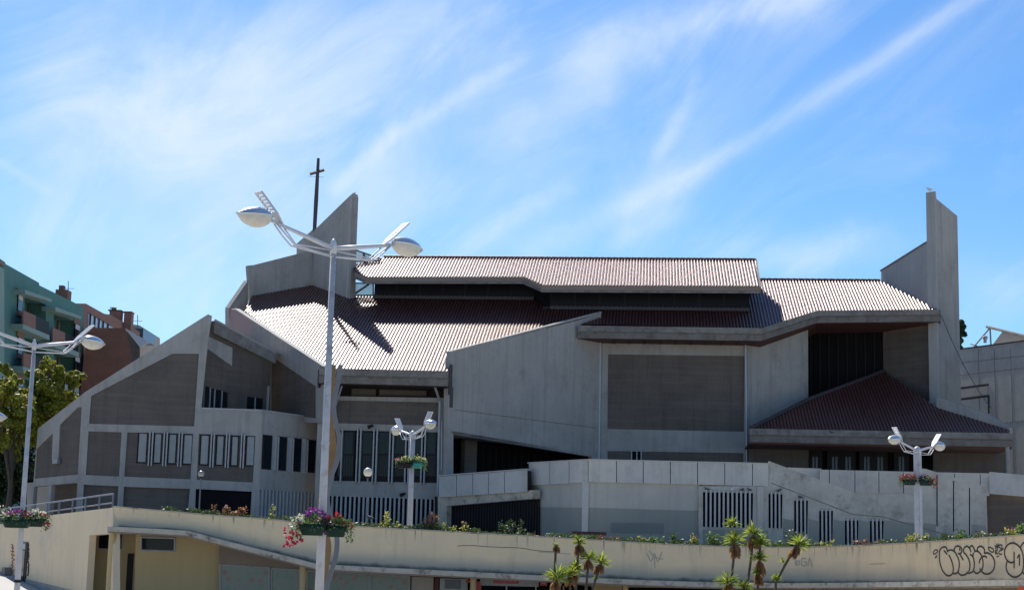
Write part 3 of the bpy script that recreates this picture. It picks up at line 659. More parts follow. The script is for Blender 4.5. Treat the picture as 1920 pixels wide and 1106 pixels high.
def slitwin(pl, x0, x1, y0, y1, pane='curtain', d=-.06):
    f = rbox(ph, 'slit_window', 'frame', pl, x0, y0, x1, y1, d+.03, d-.06)
    rbox(f, 'pane', pane, pl, x0+3, y0+2.5, x1-2, y1-2.5, d+.04, d+.0)
for x0, x1, y0, y1 in ((257, 276, 810, 868), (287, 303, 811, 869), (314, 331, 812, 870), (342, 361, 813, 871), (374, 392, 814, 872), (404, 420, 815, 873), (432, 447, 816, 874), (460, 478, 816, 874)): slitwin(PA, x0, x1, y0, y1)
fins(ph, 'fin', PA, [280, 285.5, 307, 312.5, 335, 340.5], (809, 811), (873, 875), 2.4, .18, -.06, 'window_fins')
fins(ph, 'fin', PA, [395.5, 400.5, 424, 429, 452, 457], (811, 813), (876, 878), 2.4, .18, -.06, 'window_fins')
# right return with dark slit windows and slatted band
b1, b2 = pY(489, 850, 96.25), pY(612, 850, 101.5); PB = vpl(b1, b2)
HB = [(487, 917), (604, 925), (602, 972), (486, 972)]
wallpoly(ph, 'return_wall', 'conc', PB, [(491, 770), (606, 786), (603, 985), (485, 985)], holes=[HB], th=.35)
infill(ph, 'basement_dark', 'dark', PB, HB, .2)
fins(ph, 'fin', PB, [491+6.6*i for i in range(17)], (916, 924), (970, 972), 2.9, .04, -.14, 'basement_slats')
for x0, x1, y0, y1 in ((491, 509, 815, 880), (520, 537, 818, 882), (548, 564, 821, 884), (574, 591, 824, 886)): slitwin(PB, x0, x1, y0, y1, 'glass', .0)
fins(ph, 'fin', PB, [512, 516.5, 540, 544.5, 567, 571.5], (817, 824), (882, 888), 2.4, .2, -.03, 'window_fins')
tc_ = [(PA.hit(377, 766)), (PA.hit(491, 770)), (PB.hit(606, 785.5))]
tc_ = [Vector((p.x, p.y, tc_[1].z)) for p in tc_]
obj('terrace_coping', sweep(BM(), tc_, [(-.4, 0), (.05, 0), (.05, .07), (-.4, .07)], Vector((0, -1, 0))), 'fin', ph)
deck(ph, 'terrace_floor', 'conc', [tc_[0]-ZU*.4, tc_[1]-ZU*.4+PA.n*-.1, tc_[2]-ZU*.4, tc_[2]+Vector((0, 6, -.4)), tc_[0]+Vector((0, 6, -.4))], .2)
# recessed wall behind the gable, under a stained sloping beam
e1, e2 = pY(380, 700, 96.75), pY(510, 700, 101.3); PE = vpl(e1, e2)
H1 = [(385, 723), (428, 736), (427, 768), (383, 766)]
wallpoly(ph, 'recessed_wall', 'plaster', PE, [(386, 610), (508, 662), (506, 790), (376, 790)], holes=[H1], th=.3)
wallpoly(ph, 'recessed_band', 'conc', PE, [(390, 630), (436, 652), (435, 686), (387, 652)], th=.05, front=.05)
w_ = infill(ph, 'terrace_window', 'glass', PE, H1, .1, .06)
fins(w_, 'alu', PE, [395, 403.5, 417], (724, 731), (767, 768), 1.5, -.04, -.1, 'mullions')
wb = rbox(ph, 'small_window', 'glass', PE, 463, 745, 492, 768, .02, -.02); rbox(wb, 'mullion', 'alu', PE, 476.5, 745, 478.5, 768, .05, .02)
rbox(ph, 'wall_pipe', 'fin', PE, 499.5, 724, 502, 772, .12, .02)
bp_ = [PE.hit(396, 602)+PE.n*.3, PE.hit(511, 663)+PE.n*.3]
obj('sloping_gutter_beam', prism(BM(), [bp_[0], bp_[1], bp_[1]-ZU*.62, bp_[0]-ZU*.72], -PE.n*.5), 'beam', ph)
obj('hall_roof', prism(BM(), [bp_[0], bp_[1], bp_[1]+Vector((0.5, 9, 0)), bp_[0]+Vector((-3, 12, -1))], ZU*.12), 'conc', ph)
# left return of the hall
d1, d2 = pY(155, 800, 95.0), pY(64, 800, 99.5); PD = vpl(d1, d2)
HD = [(69, 841), (99, 812), (97, 862), (109, 862), (112, 796), (146, 763), (153, 763), (146, 889), (65, 897)]
wallpoly(ph, 'left_return_wall', 'conc', PD, [(157, 737), (71, 803), (62, 912), (146, 904)], holes=[HD], th=.35)
infill(ph, 'return_infill', 'plaster', PD, HD, .06); rbox(ph, 'meter_box', 'curtain', PD, 104, 861, 113, 869, .2, .0)
wallpoly(ph, 'undercroft_wall', 'beige', PD.shift(-1.6), [(50, 905), (150, 895), (150, 985), (50, 985)], th=.2)
wallpoly(ph, 'undercroft_recess', 'plaster', PD.shift(-1.2), [(95, 905), (150, 895), (150, 985), (92, 985)], th=.2)
rbox(ph, 'undercroft_column', 'conc', PD, 89, 905, 94, 985, .0, -.25); rbox(ph, 'undercroft_column', 'conc', PD, 57, 911, 61, 985, 0, -.25)
obj('hall_rear_roof', prism(BM(), [PA.hit(159, 742)+Vector((0,.3,0)), PA.hit(390, 597)+Vector((0,.3,0)), PA.hit(390, 597)+Vector((0, 12, 0)), PA.hit(159, 742)+Vector((-3, 12, 0))], -ZU*.2), 'conc', ph)

# ================================================================= TERRACE (podium) in front of the church
pd = thing('church_terrace', 'pale concrete terrace with panelled parapet and slatted basement windows before the church', 'terrace', (8, 88, 3))
F1, F2 = pv(1102, 880, 88), pv(1442, 880, 88); PF = vpl(F1, F2)
G1 = pv(990, 880, 92.3); PG = vpl(G1, F1)
def panels(parent, pl, xs, yt, yb, mt='panel', th=.2, name='parapet_panel'):
    n = len(xs)-1
    for i in range(n):
        f = lambda x, y: y[0]+(y[1]-y[0])*(x-xs[0])/(xs[-1]-xs[0])
        x0, x1 = xs[i]+.7, xs[i+1]-.7
        obj(name, prism(BM(), [pl.hit(x0, f(x0, yt)), pl.hit(x1, f(x1, yt)), pl.hit(x1, f(x1, yb)), pl.hit(x0, f(x0, yb))], -pl.n*th), mt, parent)
    obj('parapet_back', prism(BM(), [(pl.hit(x, y)-pl.n*.08) for x, y in ((xs[0], yt[0]+1.5), (xs[-1], yt[1]+1.5), (xs[-1], yb[1]-1), (xs[0], yb[0]-1))], -pl.n*.3), 'frame', parent)
panels(pd, PF, [1103, 1156, 1206, 1257, 1308, 1359, 1411, 1442], (861.5, 869), (903, 911))
panels(pd, PG, [991, 1031, 1067, 1102], (868.5, 862), (910, 903.5))
J1, J2 = pv(820, 900, 95.3), pv(989, 890, 91.2); PJ = vpl(J1, J2)
panels(pd, PJ, [822, 856, 886, 916, 946, 988], (893, 880.5), (932, 921.5))
bm = BM()
for pl, xs, ya, yb in ((PF, (1102, 1443), 862, 869.5), (PG, (990, 1102), 868.5, 862), (PJ, (821, 988), 892.5, 880)):
    prism(bm, [pl.hit(xs[0], ya)+pl.n*.05, pl.hit(xs[1], yb)+pl.n*.05, pl.hit(xs[1], yb-2)+pl.n*.05, pl.hit(xs[0], ya-2)+pl.n*.05], -pl.n*.45)
obj('parapet_coping', bm, 'fin', pd)
PF2 = PF.shift(-.18); PG2 = PG.shift(-.18)
HW = [[(1318, 922), (1412, 924), (1411, 989), (1318, 987)], [(1441, 925), (1467, 926), (1466, 990), (1441, 989)], [(1489, 938), (1515, 938), (1514, 1003), (1489, 1003)],
      [(1536, 957), (1562, 957), (1561, 1020), (1536, 1020)], [(1584, 975), (1610, 975), (1609, 1020), (1584, 1020)], [(1631, 976), (1657, 976), (1656, 1020), (1631, 1020)]]
SL = [[(x-1.2, y0), (x+1.2, y0), (x+1.2, y1), (x-1.2, y1)] for x, y0, y1 in ((1727, 882, 990), (1757, 890, 986), (1788, 901, 996), (1818, 914, 1006))]
wallpoly(pd, 'stair_wall', 'stain', PF, [(1442, 864), (1603, 923), (1722, 926), (1724, 877), (1737, 879), (1849, 912), (1853, 1024), (1310, 1024), (1310, 911), (1442, 911)], holes=HW+SL, th=.35)
wallpoly(pd, 'basement_wall', 'lower', PF2, [(1102, 901), (1312, 908), (1312, 1028), (1100, 1028)], th=.3)
wallpoly(pd, 'basement_return_wall', 'lower', PG2, [(1001, 906), (1104, 901), (1102, 1028), (1000, 1028)], th=.3)
# painted grey green dado
wallpoly(pd, 'painted_dado', 'greenpaint', PF2, [(1104, 951), (1309, 957), (1309, 1027), (1102, 1027)], th=.012, front=.008)
wallpoly(pd, 'painted_dado', 'greenpaint', PG2, [(1001, 950), (1096, 951), (1095, 1027), (1000, 1027)], th=.012, front=.008)
for xa, xb in ((1318, 1440), (1468, 1488), (1516, 1535), (1563, 1583), (1611, 1630), (1658, 1725)):
    ya, yb = (968+(xa-1318)*.02 if xa > 1400 else 992, 968+(xb-1318)*.02+4 if xa > 1400 else 994)
    wallpoly(pd, 'painted_dado', 'greenpaint', PF, [(xa, ya), (xb, yb), (xb, 1023), (xa, 1023)], th=.012, front=.008)
wallpoly(pd, 'painted_dado', 'greenpaint', PF, [(1731, 980), (1755, 982), (1755, 1023), (1731, 1023)], th=.012, front=.008)
wallpoly(pd, 'painted_dado', 'greenpaint', PF, [(1822, 982), (1848, 986), (1850, 1023), (1822, 1023)], th=.012, front=.008)
wallpoly(pd, 'painted_patch', mat('darker_paint_patch', (.185, .195, .17), .8), PF2, [(1145, 979), (1245, 980), (1245, 1000), (1145, 999)], th=.006, front=.014)
wallpoly(pd, 'corner_pilaster', 'fin', PF2, [(1092, 902), (1104, 902), (1102, 1028), (1090, 1028)], th=.1, front=.08)
wallpoly(pd, 'wall_pilaster', 'lower', PF, [(1420, 912), (1432, 912), (1431, 1023), (1420, 1023)], th=.1, front=.07)
for h in HW:
    vw = infill(pd, 'basement_window', 'dark', PF, h, .14, .08)
    n = 12 if h[1][0]-h[0][0] > 50 else 4; x0, x1 = h[0][0], h[1][0]; s_ = (x1-x0)/(n-.5)
    fins(vw, 'fin', PF, [x0+s_*(k+.75) for k in range(n-1)], (h[0][1]-4, h[1][1]-4), (h[3][1]+1, h[2][1]+1), s_*.42, .1, -.12, 'slats')
for s_ in SL: infill(pd, 'wall_slit', 'dark', PF, s_, .2, .05)
bm = BM(); pr_ = [PF.hit(1446, 905)+PF.n*.01, PF.hit(1600, 964)+PF.n*.01, PF.hit(1655, 968)+PF.n*.01, PF.hit(1790, 1006)+PF.n*.01]; tube(bm, pr_, .02, 4); obj('painted_line', bm, 'beam', pd)
# upper parapet behind the stair
H_1, H_2 = pv(1480, 890, 93), pv(1853, 890, 92); PH = vpl(H_1, H_2)
panels(pd, PH, [1536, 1555, 1603, 1648, 1694, 1740, 1790, 1838, 1856], (880, 887), (921, 929))
wallpoly(pd, 'stair_inner_wall', 'panel', vplane(94), [(1478, 876), (1540, 878), (1540, 925), (1478, 925)], th=.25)
wallpoly(pd, 'upper_stair_backing', 'lower', PH.shift(-.15), [(1440, 915), (1850, 925), (1850, 1024), (1440, 1024)], th=.2)
K1, K2 = pv(1853, 900, 91.8), pv(1960, 900, 90.5); PK = vpl(K1, K2)
wallpoly(pd, 'side_parapet', 'panel', PK, [(1855, 884), (1975, 895), (1975, 935), (1855, 925)], th=.25)
wallpoly(pd, 'side_wall', 'plaster', PK.shift(-.5), [(1845, 915), (1980, 920), (1980, 1028), (1845, 1028)], th=.3)
# garage opening below the left parapet
wallpoly(pd, 'gate_lintel', 'canopy', PJ.shift(-.15), [(821, 930), (1004, 918), (1004, 934), (838, 948), (836, 1012), (821, 1012)], th=.4)
gt = wallpoly(pd, 'garage_gate', 'frame', PJ.shift(-.6), [(815, 930), (1010, 925), (1010, 1030), (815, 1030)], th=.1)
fins(gt, 'black', PJ.shift(-.6), [840+5.2*i for i in range(33)], (940, 930), (1020, 1020), 1.6, .07, .0, 'gate_bars')
# floor slab of the terrace
fl = [PJ.hit(822, 930), PG.hit(991, 908), PF.hit(1102, 903), PF.hit(1442, 911), PH.hit(1536, 921), PH.hit(1853, 929)]
zf = PF.hit(1102, 900).z
deck(pd, 'terrace_slab', 'panel', [Vector((p.x, p.y, zf-.05)) - Vector((0, -.45, 0)) for p in fl] + [Vector((p.x, p.y, zf-.05)) for p in (pv(1853, 930, 104), pv(822, 930, 104))], .25)
# ================================================================= GROUND
def sm(x, a, b):
    t = max(0, min(1, (x-a)/(b-a))); return t*t*(3-2*t)
def gh(x, y): return -1.45*sm(y, 25, 58)*sm(x, -24, -13) + .8*sm(y, 66, 86)*sm(-x, 15, 26)
bm = BM(); xs_ = [-2500, -600, -200, -100] + [-60+3*i for i in range(41)] + [100, 200, 600, 2500]
ys_ = [-600, -200, -60, -20] + [3*i for i in range(40)] + [140, 180, 260, 500, 1200, 3000]
g_ = [[bm.verts.new((x, y, gh(x, y) if y < 120 else gh(x, 119)-.0)) for x in xs_] for y in ys_]
for j in range(len(ys_)-1):
    for i in range(len(xs_)-1): bm.faces.new((g_[j][i], g_[j][i+1], g_[j+1][i+1], g_[j+1][i]))
tag(obj('ground', bm, 'pave', smooth=True), kind='structure')
# ================================================================= CREAM RETAINING WALL WITH SHOPS
sb = thing('shop_building', 'long cream retaining wall curving above a row of shops, bubble graffiti at its right end', 'building', (0, 70, -1.4))
WT = [(212, 950, 70), (300, 958, 70), (358, 963, 70), (400, 966.5, 70), (500, 974, 70), (600, 983, 70.1), (700, 989.5, 70.2), (800, 995, 70.3), (900, 1000.5, 70.4), (1000, 1006, 70.4), (1100, 1012, 70.3),
      (1200, 1018, 70), (1300, 1023, 69.5), (1400, 1026, 68.8), (1500, 1026.5, 67.6), (1600, 1024, 65.7), (1700, 1019, 63.2), (1800, 1012.5, 60.2), (1920, 1004, 56.6), (2060, 993, 53), (2250, 977, 50), (2450, 962, 47.5)]
WB = [987, 991.5, 995, 1006, 1031.5, 1057, 1062.5, 1067.5, 1072.5, 1077.5, 1082, 1086.5, 1090, 1092, 1093.5, 1094, 1093.5, 1092.5, 1090.5, 1088, 1085, 1082]
# refine the polyline so the wall bends smoothly
def refine(a, k=4):
    o = []
    for i in range(len(a)-1):
        p0, p1, p2, p3 = a[max(i-1, 0)], a[i], a[i+1], a[min(i+2, len(a)-1)]
        for j in range(k):
            t = j/k; o.append(tuple(.5*((2*p1[q]) + (-p0[q]+p2[q])*t + (2*p0[q]-5*p1[q]+4*p2[q]-p3[q])*t*t + (-p0[q]+3*p1[q]-3*p2[q]+p3[q])*t**3) for q in range(len(p1))))
    o.append(a[-1]); return o
WR = refine([(x, y, Y, b) for (x, y, Y), b in zip(WT, WB)])
def lin(x):
    for i in range(len(WT)-1):
        if WT[i][0] <= x <= WT[i+1][0] or i == len(WT)-2: return WB[i]+(WB[i+1]-WB[i])*(x-WT[i][0])/(WT[i+1][0]-WT[i][0])
WR = [(x, y, Y, lin(x)) for x, y, Y, b in WR]
wtop = [pY(x, y, Y) for x, y, Y, b in WR]; wbot = [Vector((t.x, t.y, pY(x, b, Y).z)) for t, (x, y, Y, b) in zip(wtop, WR)]
wn_ = []
for i in range(len(wtop)):
    d = wtop[min(i+1, len(wtop)-1)] - wtop[max(i-1, 0)]; wn_.append(Vector((d.y, -d.x, 0)).normalized())
bm = BM(); L4 = []
for t, b, n in zip(wtop, wbot, wn_): L4.append([bm.verts.new(v) for v in (t, b, b-n*.3, t-n*.3)])
for i in range(len(L4)-1):
    for k in range(4): bm.faces.new((L4[i][k], L4[i][(k+1) % 4], L4[i+1][(k+1) % 4], L4[i+1][k]))
bm.faces.new(L4[0]); bm.faces.new(L4[-1][::-1]); lay = bm.loops.layers.uv.new('UVMap'); vuv = {}; su = 0
for i, row in enumerate(L4):
    if i: su += (wtop[i]-wtop[i-1]).length
    for k, v in enumerate(row): vuv[v] = (su, 1.0 if k in (0, 3) else 0.0)
for f in bm.faces:
    for l in f.loops: l[lay].uv = vuv[l.vert]
obj('parapet_wall', bm, 'creamwall', sb)
def whit(px, py, off=.0):
    for i in range(len(WR)-1):
        if WR[i][0] <= px <= WR[i+1][0] or i == len(WR)-2:
            pl = vpl(wtop[i], wtop[i+1]); return pl.hit(px, py) + pl.n*off
# coping and canopy
obj('wall_coping', sweep(BM(), wtop, [(-.34, .0), (.045, .0), (.045, .055), (-.34, .055)], Vector((0, -1, 0))), 'canopy', sb)
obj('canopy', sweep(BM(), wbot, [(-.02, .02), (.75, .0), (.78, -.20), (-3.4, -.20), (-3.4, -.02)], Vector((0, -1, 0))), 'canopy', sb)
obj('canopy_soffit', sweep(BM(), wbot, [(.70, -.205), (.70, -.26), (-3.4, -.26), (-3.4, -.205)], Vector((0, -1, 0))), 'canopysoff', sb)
iw = next(i for i, q in enumerate(WR) if q[0] >= 1414)
obj('canopy_lip', sweep(BM(), wbot[iw:], [(.76, .012), (2.05, .012), (2.07, -.17), (.76, -.17)], Vector((0, -1, 0))), 'canopy', sb)
# left return wall, seen in perspective
LR1, LR2 = pY(212, 950, 70), pY(0, 978, 84.5); LR2.z = LR1.z; LP = vpl(LR1, LR2); dl = (LR2-LR1)
HD_ = [(168, 1003), (206, 1000), (206, 1125), (160, 1125)]
o_ = wallpoly(sb, 'end_wall', 'cream', LP, [(212, 951), (100, 964.5), (0, 976.5), (-120, 992), (-120, 1060), (0, 1078), (120, 1112), (206, 1135), (206, 1000), (168, 1003), (161, 1125), (140, 1120), (100, 1108), (0, 1078)][:8] and
    [(212, 951), (100, 964.5), (0, 976.5), (-120, 992), (-120, 1075), (0, 1090), (160, 1125), (168, 1003), (206, 1000), (204, 1130), (212, 1130)], th=.3)
wallpoly(sb, 'plinth', 'alu', LP, [(-120, 1045), (0, 1070), (55, 1086), (160, 1112), (160, 1140), (-120, 1100)], th=.02, front=.03).data.materials.__setitem__(0, M['conc'])
dr = rbox(sb, 'service_door', 'frame', LP, 33, 1016, 51, 1099, .05, -.05); rbox(dr, 'door_leaf', 'glass', LP, 36, 1031, 47, 1098, .07, .04); rbox(dr, 'transom', 'curtain', LP, 37, 1018, 50, 1029, .07, .04)
bm = BM()
for i in range(9):
    yy = 1020+i*6.5; tube(bm, [LP.hit(21+rnd.random()*3, yy)+LP.n*.02, LP.hit(25+rnd.random()*3, yy+rnd.random()*5)+LP.n*.02, LP.hit(22+rnd.random()*3, yy+5)+LP.n*.02], .03, 4)
obj('red_graffiti', bm, mat('red_spray', (.42, .16, .13), .7), sb)
bm = BM()
for i in range(10):
    yy = 1020+i*6; tube(bm, [LP.hit(52+rnd.random()*3, yy)+LP.n*.02, LP.hit(56-rnd.random()*3, yy+rnd.random()*5)+LP.n*.02, LP.hit(52+rnd.random()*3, yy+5)+LP.n*.02], .04, 4)
obj('black_graffiti', bm, 'paint', sb)
rbox(sb, 'utility_box', 'beam', LP, 16, 1063, 22, 1092, .35, .0)
# entrance recess
EP = Pl((0, 74.2, 0), (0, -1, 0)); wallpoly(sb, 'recess_wall', 'creamlow', EP, [(150, 985), (262, 985), (262, 1135), (150, 1135)], th=.2)
wv = rbox(sb, 'transom_window', 'fin', EP, 184, 1000, 231, 1030, .03, .0); rbox(wv, 'pane', 'glass', EP, 186, 1001.5, 229, 1028, .05, .02)
rbox(sb, 'recess_door', 'frame', EP, 237, 1037, 248, 1140, .06, 0)
YP = Pl((0, 72.4, 0), (0, -1, 0)); wallpoly(sb, 'yellow_wall', 'creamlow', YP, [(255, 990), (413, 990), (411, 1140), (251, 1140)], holes=[[(265, 1006), (328, 1008), (328, 1033), (264, 1031)]], th=.25)
bm = BM(); a, b = YP.hit(255, 1000), YP.hit(251, 1140); box8(bm, Vector((a.x+.02, 72.66, -2)), Vector((.2, 0, 0)), Vector((0, 1.5, 0)), Vector((0, 0, 5))); obj('recess_side_wall', bm, 'creamlow', sb)
yw = infill(sb, 'high_window', 'glass', YP, [(265, 1006), (328, 1008), (328, 1033), (264, 1031)], .08, .05)
bm = BM(); ps = [YP.hit(*p)+YP.n*.02 for p in [(265, 1006), (328, 1008), (328, 1033), (264, 1031)]]
for i in range(4): tube(bm, [ps[i], ps[(i+1) % 4]], .045, 4)
obj('window_frame', bm, 'fin', yw)
def column(px, y0, w, Y, z1=-2.2):
    a = pY(px-w/2, y0, Y); b = pY(px+w/2, y0, Y); bm = BM(); r_ = (b.x-a.x)/2
    lathe(bm, [(r_, z1), (r_, a.z)], ((a.x+b.x)/2, Y, 0), 20); obj('column', bm, 'creamlow', sb)
column(212, 996, 14, 69.9); column(569, 1050, 13, 70.4); column(888, 1072, 12, 70.6); column(1173, 1088, 11, 70.2); column(1460, 1095, 11, 67.9)
SP = Pl((0, 72.0, 0), (0, -1, 0))
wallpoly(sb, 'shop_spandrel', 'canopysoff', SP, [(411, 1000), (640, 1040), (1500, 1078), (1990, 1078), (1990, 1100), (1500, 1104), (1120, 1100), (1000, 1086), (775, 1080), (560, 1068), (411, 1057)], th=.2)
wallpoly(sb, 'shop_wall', 'dark', SP.shift(-.6), [(400, 1040), (1990, 1070), (1990, 1160), (400, 1160)], th=.2)
def stickers():
    m = bpy.data.materials.new('window_stickers'); m.use_nodes = True; t = m.node_tree; b = t.nodes['Principled BSDF']; b.inputs['Roughness'].default_value = .25
    tc = N(t, 'ShaderNodeTexCoord'); v = N(t, 'ShaderNodeTexVoronoi'); v.inputs['Scale'].default_value = 3.2; t.links.new(tc.outputs['Object'], v.inputs['Vector'])
    n = N(t, 'ShaderNodeTexNoise'); n.inputs['Scale'].default_value = 7; t.links.new(tc.outputs['Object'], n.inputs['Vector'])
    d = mth(t, 'ADD', v.outputs['Distance'], mth(t, 'MULTIPLY', mth(t, 'SUBTRACT', n.outputs['Fac'], .5), .35))
    k = mth(t, 'LESS_THAN', d, .36); sp = N(t, 'ShaderNodeSeparateColor'); t.links.new(v.outputs['Color'], sp.inputs[0])
    pick = mixc(t, mth(t, 'GREATER_THAN', sp.outputs[0], .5), (.30, .07, .05, 1), (.06, .20, .13, 1)); pick = mixc(t, mth(t, 'GREATER_THAN', sp.outputs[1], .72), pick, (.36, .22, .14, 1))
    t.links.new(mixc(t, k, (.17, .20, .16, 1), mixc(t, .45, pick, (.17, .20, .16, 1))), b.inputs['Base Color']); return m
M['stick'] = stickers()
for x0, x1, ya, yb in ((413, 505, 1058, 1063.5), (509, 562, 1064.5, 1067.5), (576, 692, 1069, 1075.5), (695, 768, 1076, 1079.5)):
    ps = [SP.hit(x0, ya), SP.hit(x1, yb), SP.hit(x1, 1150), SP.hit(x0, 1150)]; sw = obj('shop_window', prism(BM(), [p+SP.n*.02 for p in ps], -SP.n*.05), 'stick', sb)
    bm = BM(); [tube(bm, [ps[i]+SP.n*.05, ps[(i+1) % 4]+SP.n*.05], .035, 4) for i in (0, 1, 3)]; obj('window_frame', bm, 'fin', sw)
rbox(sb, 'shop_pier', 'beige', SP, 771, 1081, 812, 1150, .05, -.1); rbox(sb, 'door_frame', 'soffit', SP, 814, 1083, 822, 1150, .06, -.1)
pn = rbox(sb, 'shop_pane', 'curtain', SP, 824, 1084, 876, 1150, .02, -.1); rbox(pn, 'pane', 'glassblue', SP, 834, 1086, 864, 1103, .05, .02)
rbox(sb, 'pale_fascia', 'curtain', SP, 900, 1084.5, 1010, 1098, .05, -.1)
rs = rbox(sb, 'shop_sign', 'redsign', SP, 926, 1085, 972, 1093, .12, .05); bm = BM()
for i in range(10):
    x = 929+i*4.1; pbox(bm, SP, x, 1087+rnd.random(), x+1.0, 1091.5, .135, .12); pbox(bm, SP, x+.9, 1087+rnd.random()*3, x+2.4, 1088+rnd.random()*3, .135, .12)
obj('sign_lettering', bm, mat('faded_letter', (.6, .25, .25)), rs)
bm = BM(); c = SP.hit(897, 1099)+SP.n*.9; pts = []
for k in range(24): pts.append(c+Vector((.14*math.cos(k*math.pi/12), 0, .24*math.sin(k*math.pi/12))))
obj('round_sign', prism(bm, pts, Vector((0, .08, 0))), 'redsign', sb)
r2 = rbox(sb, 'box_sign', 'redsign', SP, 1012, 1089, 1025, 1097, .6, .45); rbox(r2, 'sign_stripe', 'curtain', SP, 1015, 1091.6, 1022, 1093, .62, .6)
r3 = rbox(sb, 'box_sign', 'redsign', SP, 874, 1086, 882, 1091, .6, .45)
for x in (1003, 1055, 948): rbox(sb, 'glazing_bar', 'fin', SP, x, 1098, x+2.4, 1150, .06, 0)
wallpoly(sb, 'ochre_shop_wall', 'creamlow', SP, [(1110, 1094), (1166, 1097), (1166, 1150), (1110, 1150)], th=.1, front=.04)
os_ = pY(1902, 1098, 54.5); bm = BM(); lbox(bm, (os_.x+.35, 53.6, os_.z-.35), (1.0, .12, .7)); obj('orange_sign', bm, 'orange', sb)
bm = BM(); c = Vector((os_.x+.22, 53.5, os_.z-.22)); prism(bm, [c+Vector((.14*math.cos(k*math.pi/10), 0, .14*math.sin(k*math.pi/10))) for k in range(20)], Vector((0, .05, 0))); obj('sign_disc', bm, 'curtain', sb)
# graffiti, drawn as flat strokes on the wall
def ribbon(bm, pts, w, nrm_):
    """flat painted stroke following the wall face"""
    pts = refine([tuple(p) for p in pts], 3) if len(pts) > 2 else pts
    pts = [Vector(p) for p in pts]; n = len(pts); vs = []
    for i, p in enumerate(pts):
        d = (pts[min(i+1, n-1)]-pts[max(i-1, 0)]).normalized(); s = d.cross(nrm_).normalized()*w/2
        vs.append((bm.verts.new(p+s), bm.verts.new(p-s)))
    for a, b in zip(vs[:-1], vs[1:]):
        bm.faces.new((a[0], a[1], b[1], b[0]))
def strokes(name, lst, sc, ox, oy, w, mt):
    bm = BM()
    for s in lst:
        k = min(range(len(WR)), key=lambda q: abs(WR[q][0]-(ox+s[0][0]/sc))); ribbon(bm, [whit(ox+x/sc, oy+y/sc, .012) for x, y in s], w, wn_[k])
    return obj(name, bm, mt, sb)
G = ["540,310 530,260 490,235 440,255 405,310 398,400 410,520 450,650 510,730 570,755 620,735 645,690 650,620 630,520 600,440 570,380", "540,320 600,290 670,320 720,400 755,500 755,600 735,680 700,715 645,715",
 "670,320 670,260 720,220 780,240 805,290 795,340 760,360 735,350", "480,300 540,370", "770,370 830,475", "755,260 775,305", "735,690 780,740 850,740 900,705 890,690", "830,330 890,390 935,480 950,580 930,690",
 "830,320 850,250 900,225 940,260 970,330", "945,270 960,225 1000,225 1030,290 1035,340", "950,370 1000,410 1025,500 1025,600 1000,680 940,710 900,705", "1005,410 1010,340",
 "1010,660 1050,705 1090,710 1130,680 1145,650 1125,630", "1040,310 1100,320 1150,380 1180,470 1185,580 1160,660",
 "1080,310 1090,250 1140,225 1190,250 1215,300 1210,350 1270,345 1340,390 1385,470 1395,560 1370,650 1310,710 1240,725 1180,700 1150,655", "1115,530 1130,470 1170,415 1220,405 1255,430",
 "1745,500 1690,520 1620,480 1575,380 1580,280 1630,200 1710,165 1790,190 1860,260 1900,360 1915,480 1912,600 1890,690 1840,750 1760,780 1680,750 1620,680 1600,580 1620,490", "1745,325 1745,620",
 "1805,440 1840,375 1840,575", "1860,250 1890,190 1940,150 2000,150", "1900,690 1960,760 2040,770"]
P_ = lambda L: [[tuple(map(float, p.split(','))) for p in s.split()] for s in L]
strokes('bubble_graffiti', P_(G), 9.6, 1720, 1000, .062, 'paint')
G2 = ["290,330 330,290 375,310 340,350 300,370 290,330", "320,430 360,390 330,440", "1275,240 1330,250 1375,290 1370,330 1320,320 1290,280 1275,250", "1395,215 1490,245", "1430,175 1450,275", "1400,265 1490,200", "1465,180 1430,260", "1490,200 1530,210 1520,260 1555,270 1520,290 1490,250",
 "1450,290 1410,300 1410,355 1455,360", "1410,328 1445,328", "1525,300 1480,310 1475,360 1530,370", "1430,415 1475,400"]
strokes('small_tags', P_(G2), 9.6, 1720, 1000, .045, 'paint')
G3 = ["1140,750 1145,680 1165,715 1185,680 1190,750", "1285,650 1235,655 1235,750 1290,745", "1235,700 1275,700", "1320,760 1350,650 1390,770", "1330,720 1375,725"]
G3 = ["1150,745 1150,690 1190,690", "1150,715 1185,715", "1150,745 1195,745", "1205,745 1205,690 1215,690", "1300,660 1245,655 1240,750 1300,748 1300,705 1265,705", "1325,760 1350,650 1390,775"]
strokes('faded_lettering', P_(G3), 7.577, 1340, 960, .05, 'faint')
strokes('faded_tag', P_(["20,20 40,60 55,20 70,62 90,15", "55,40 58,90", "30,10 60,40 95,50"]), 2.5, 1205, 1028, .04, 'faint')
strokes('wall_crack', P_(["0,8 40,6 90,10 140,12 190,14 240,22 300,25"]), 1.6, 858, 1018, .022, 'wire')
strokes('wall_scratch', P_(["0,0 60,4"]), 1, 1010, 1034, .03, 'faint'); strokes('wall_scratch', P_(["0,0 30,-1"]), 1, 1630, 1057, .025, 'faint')
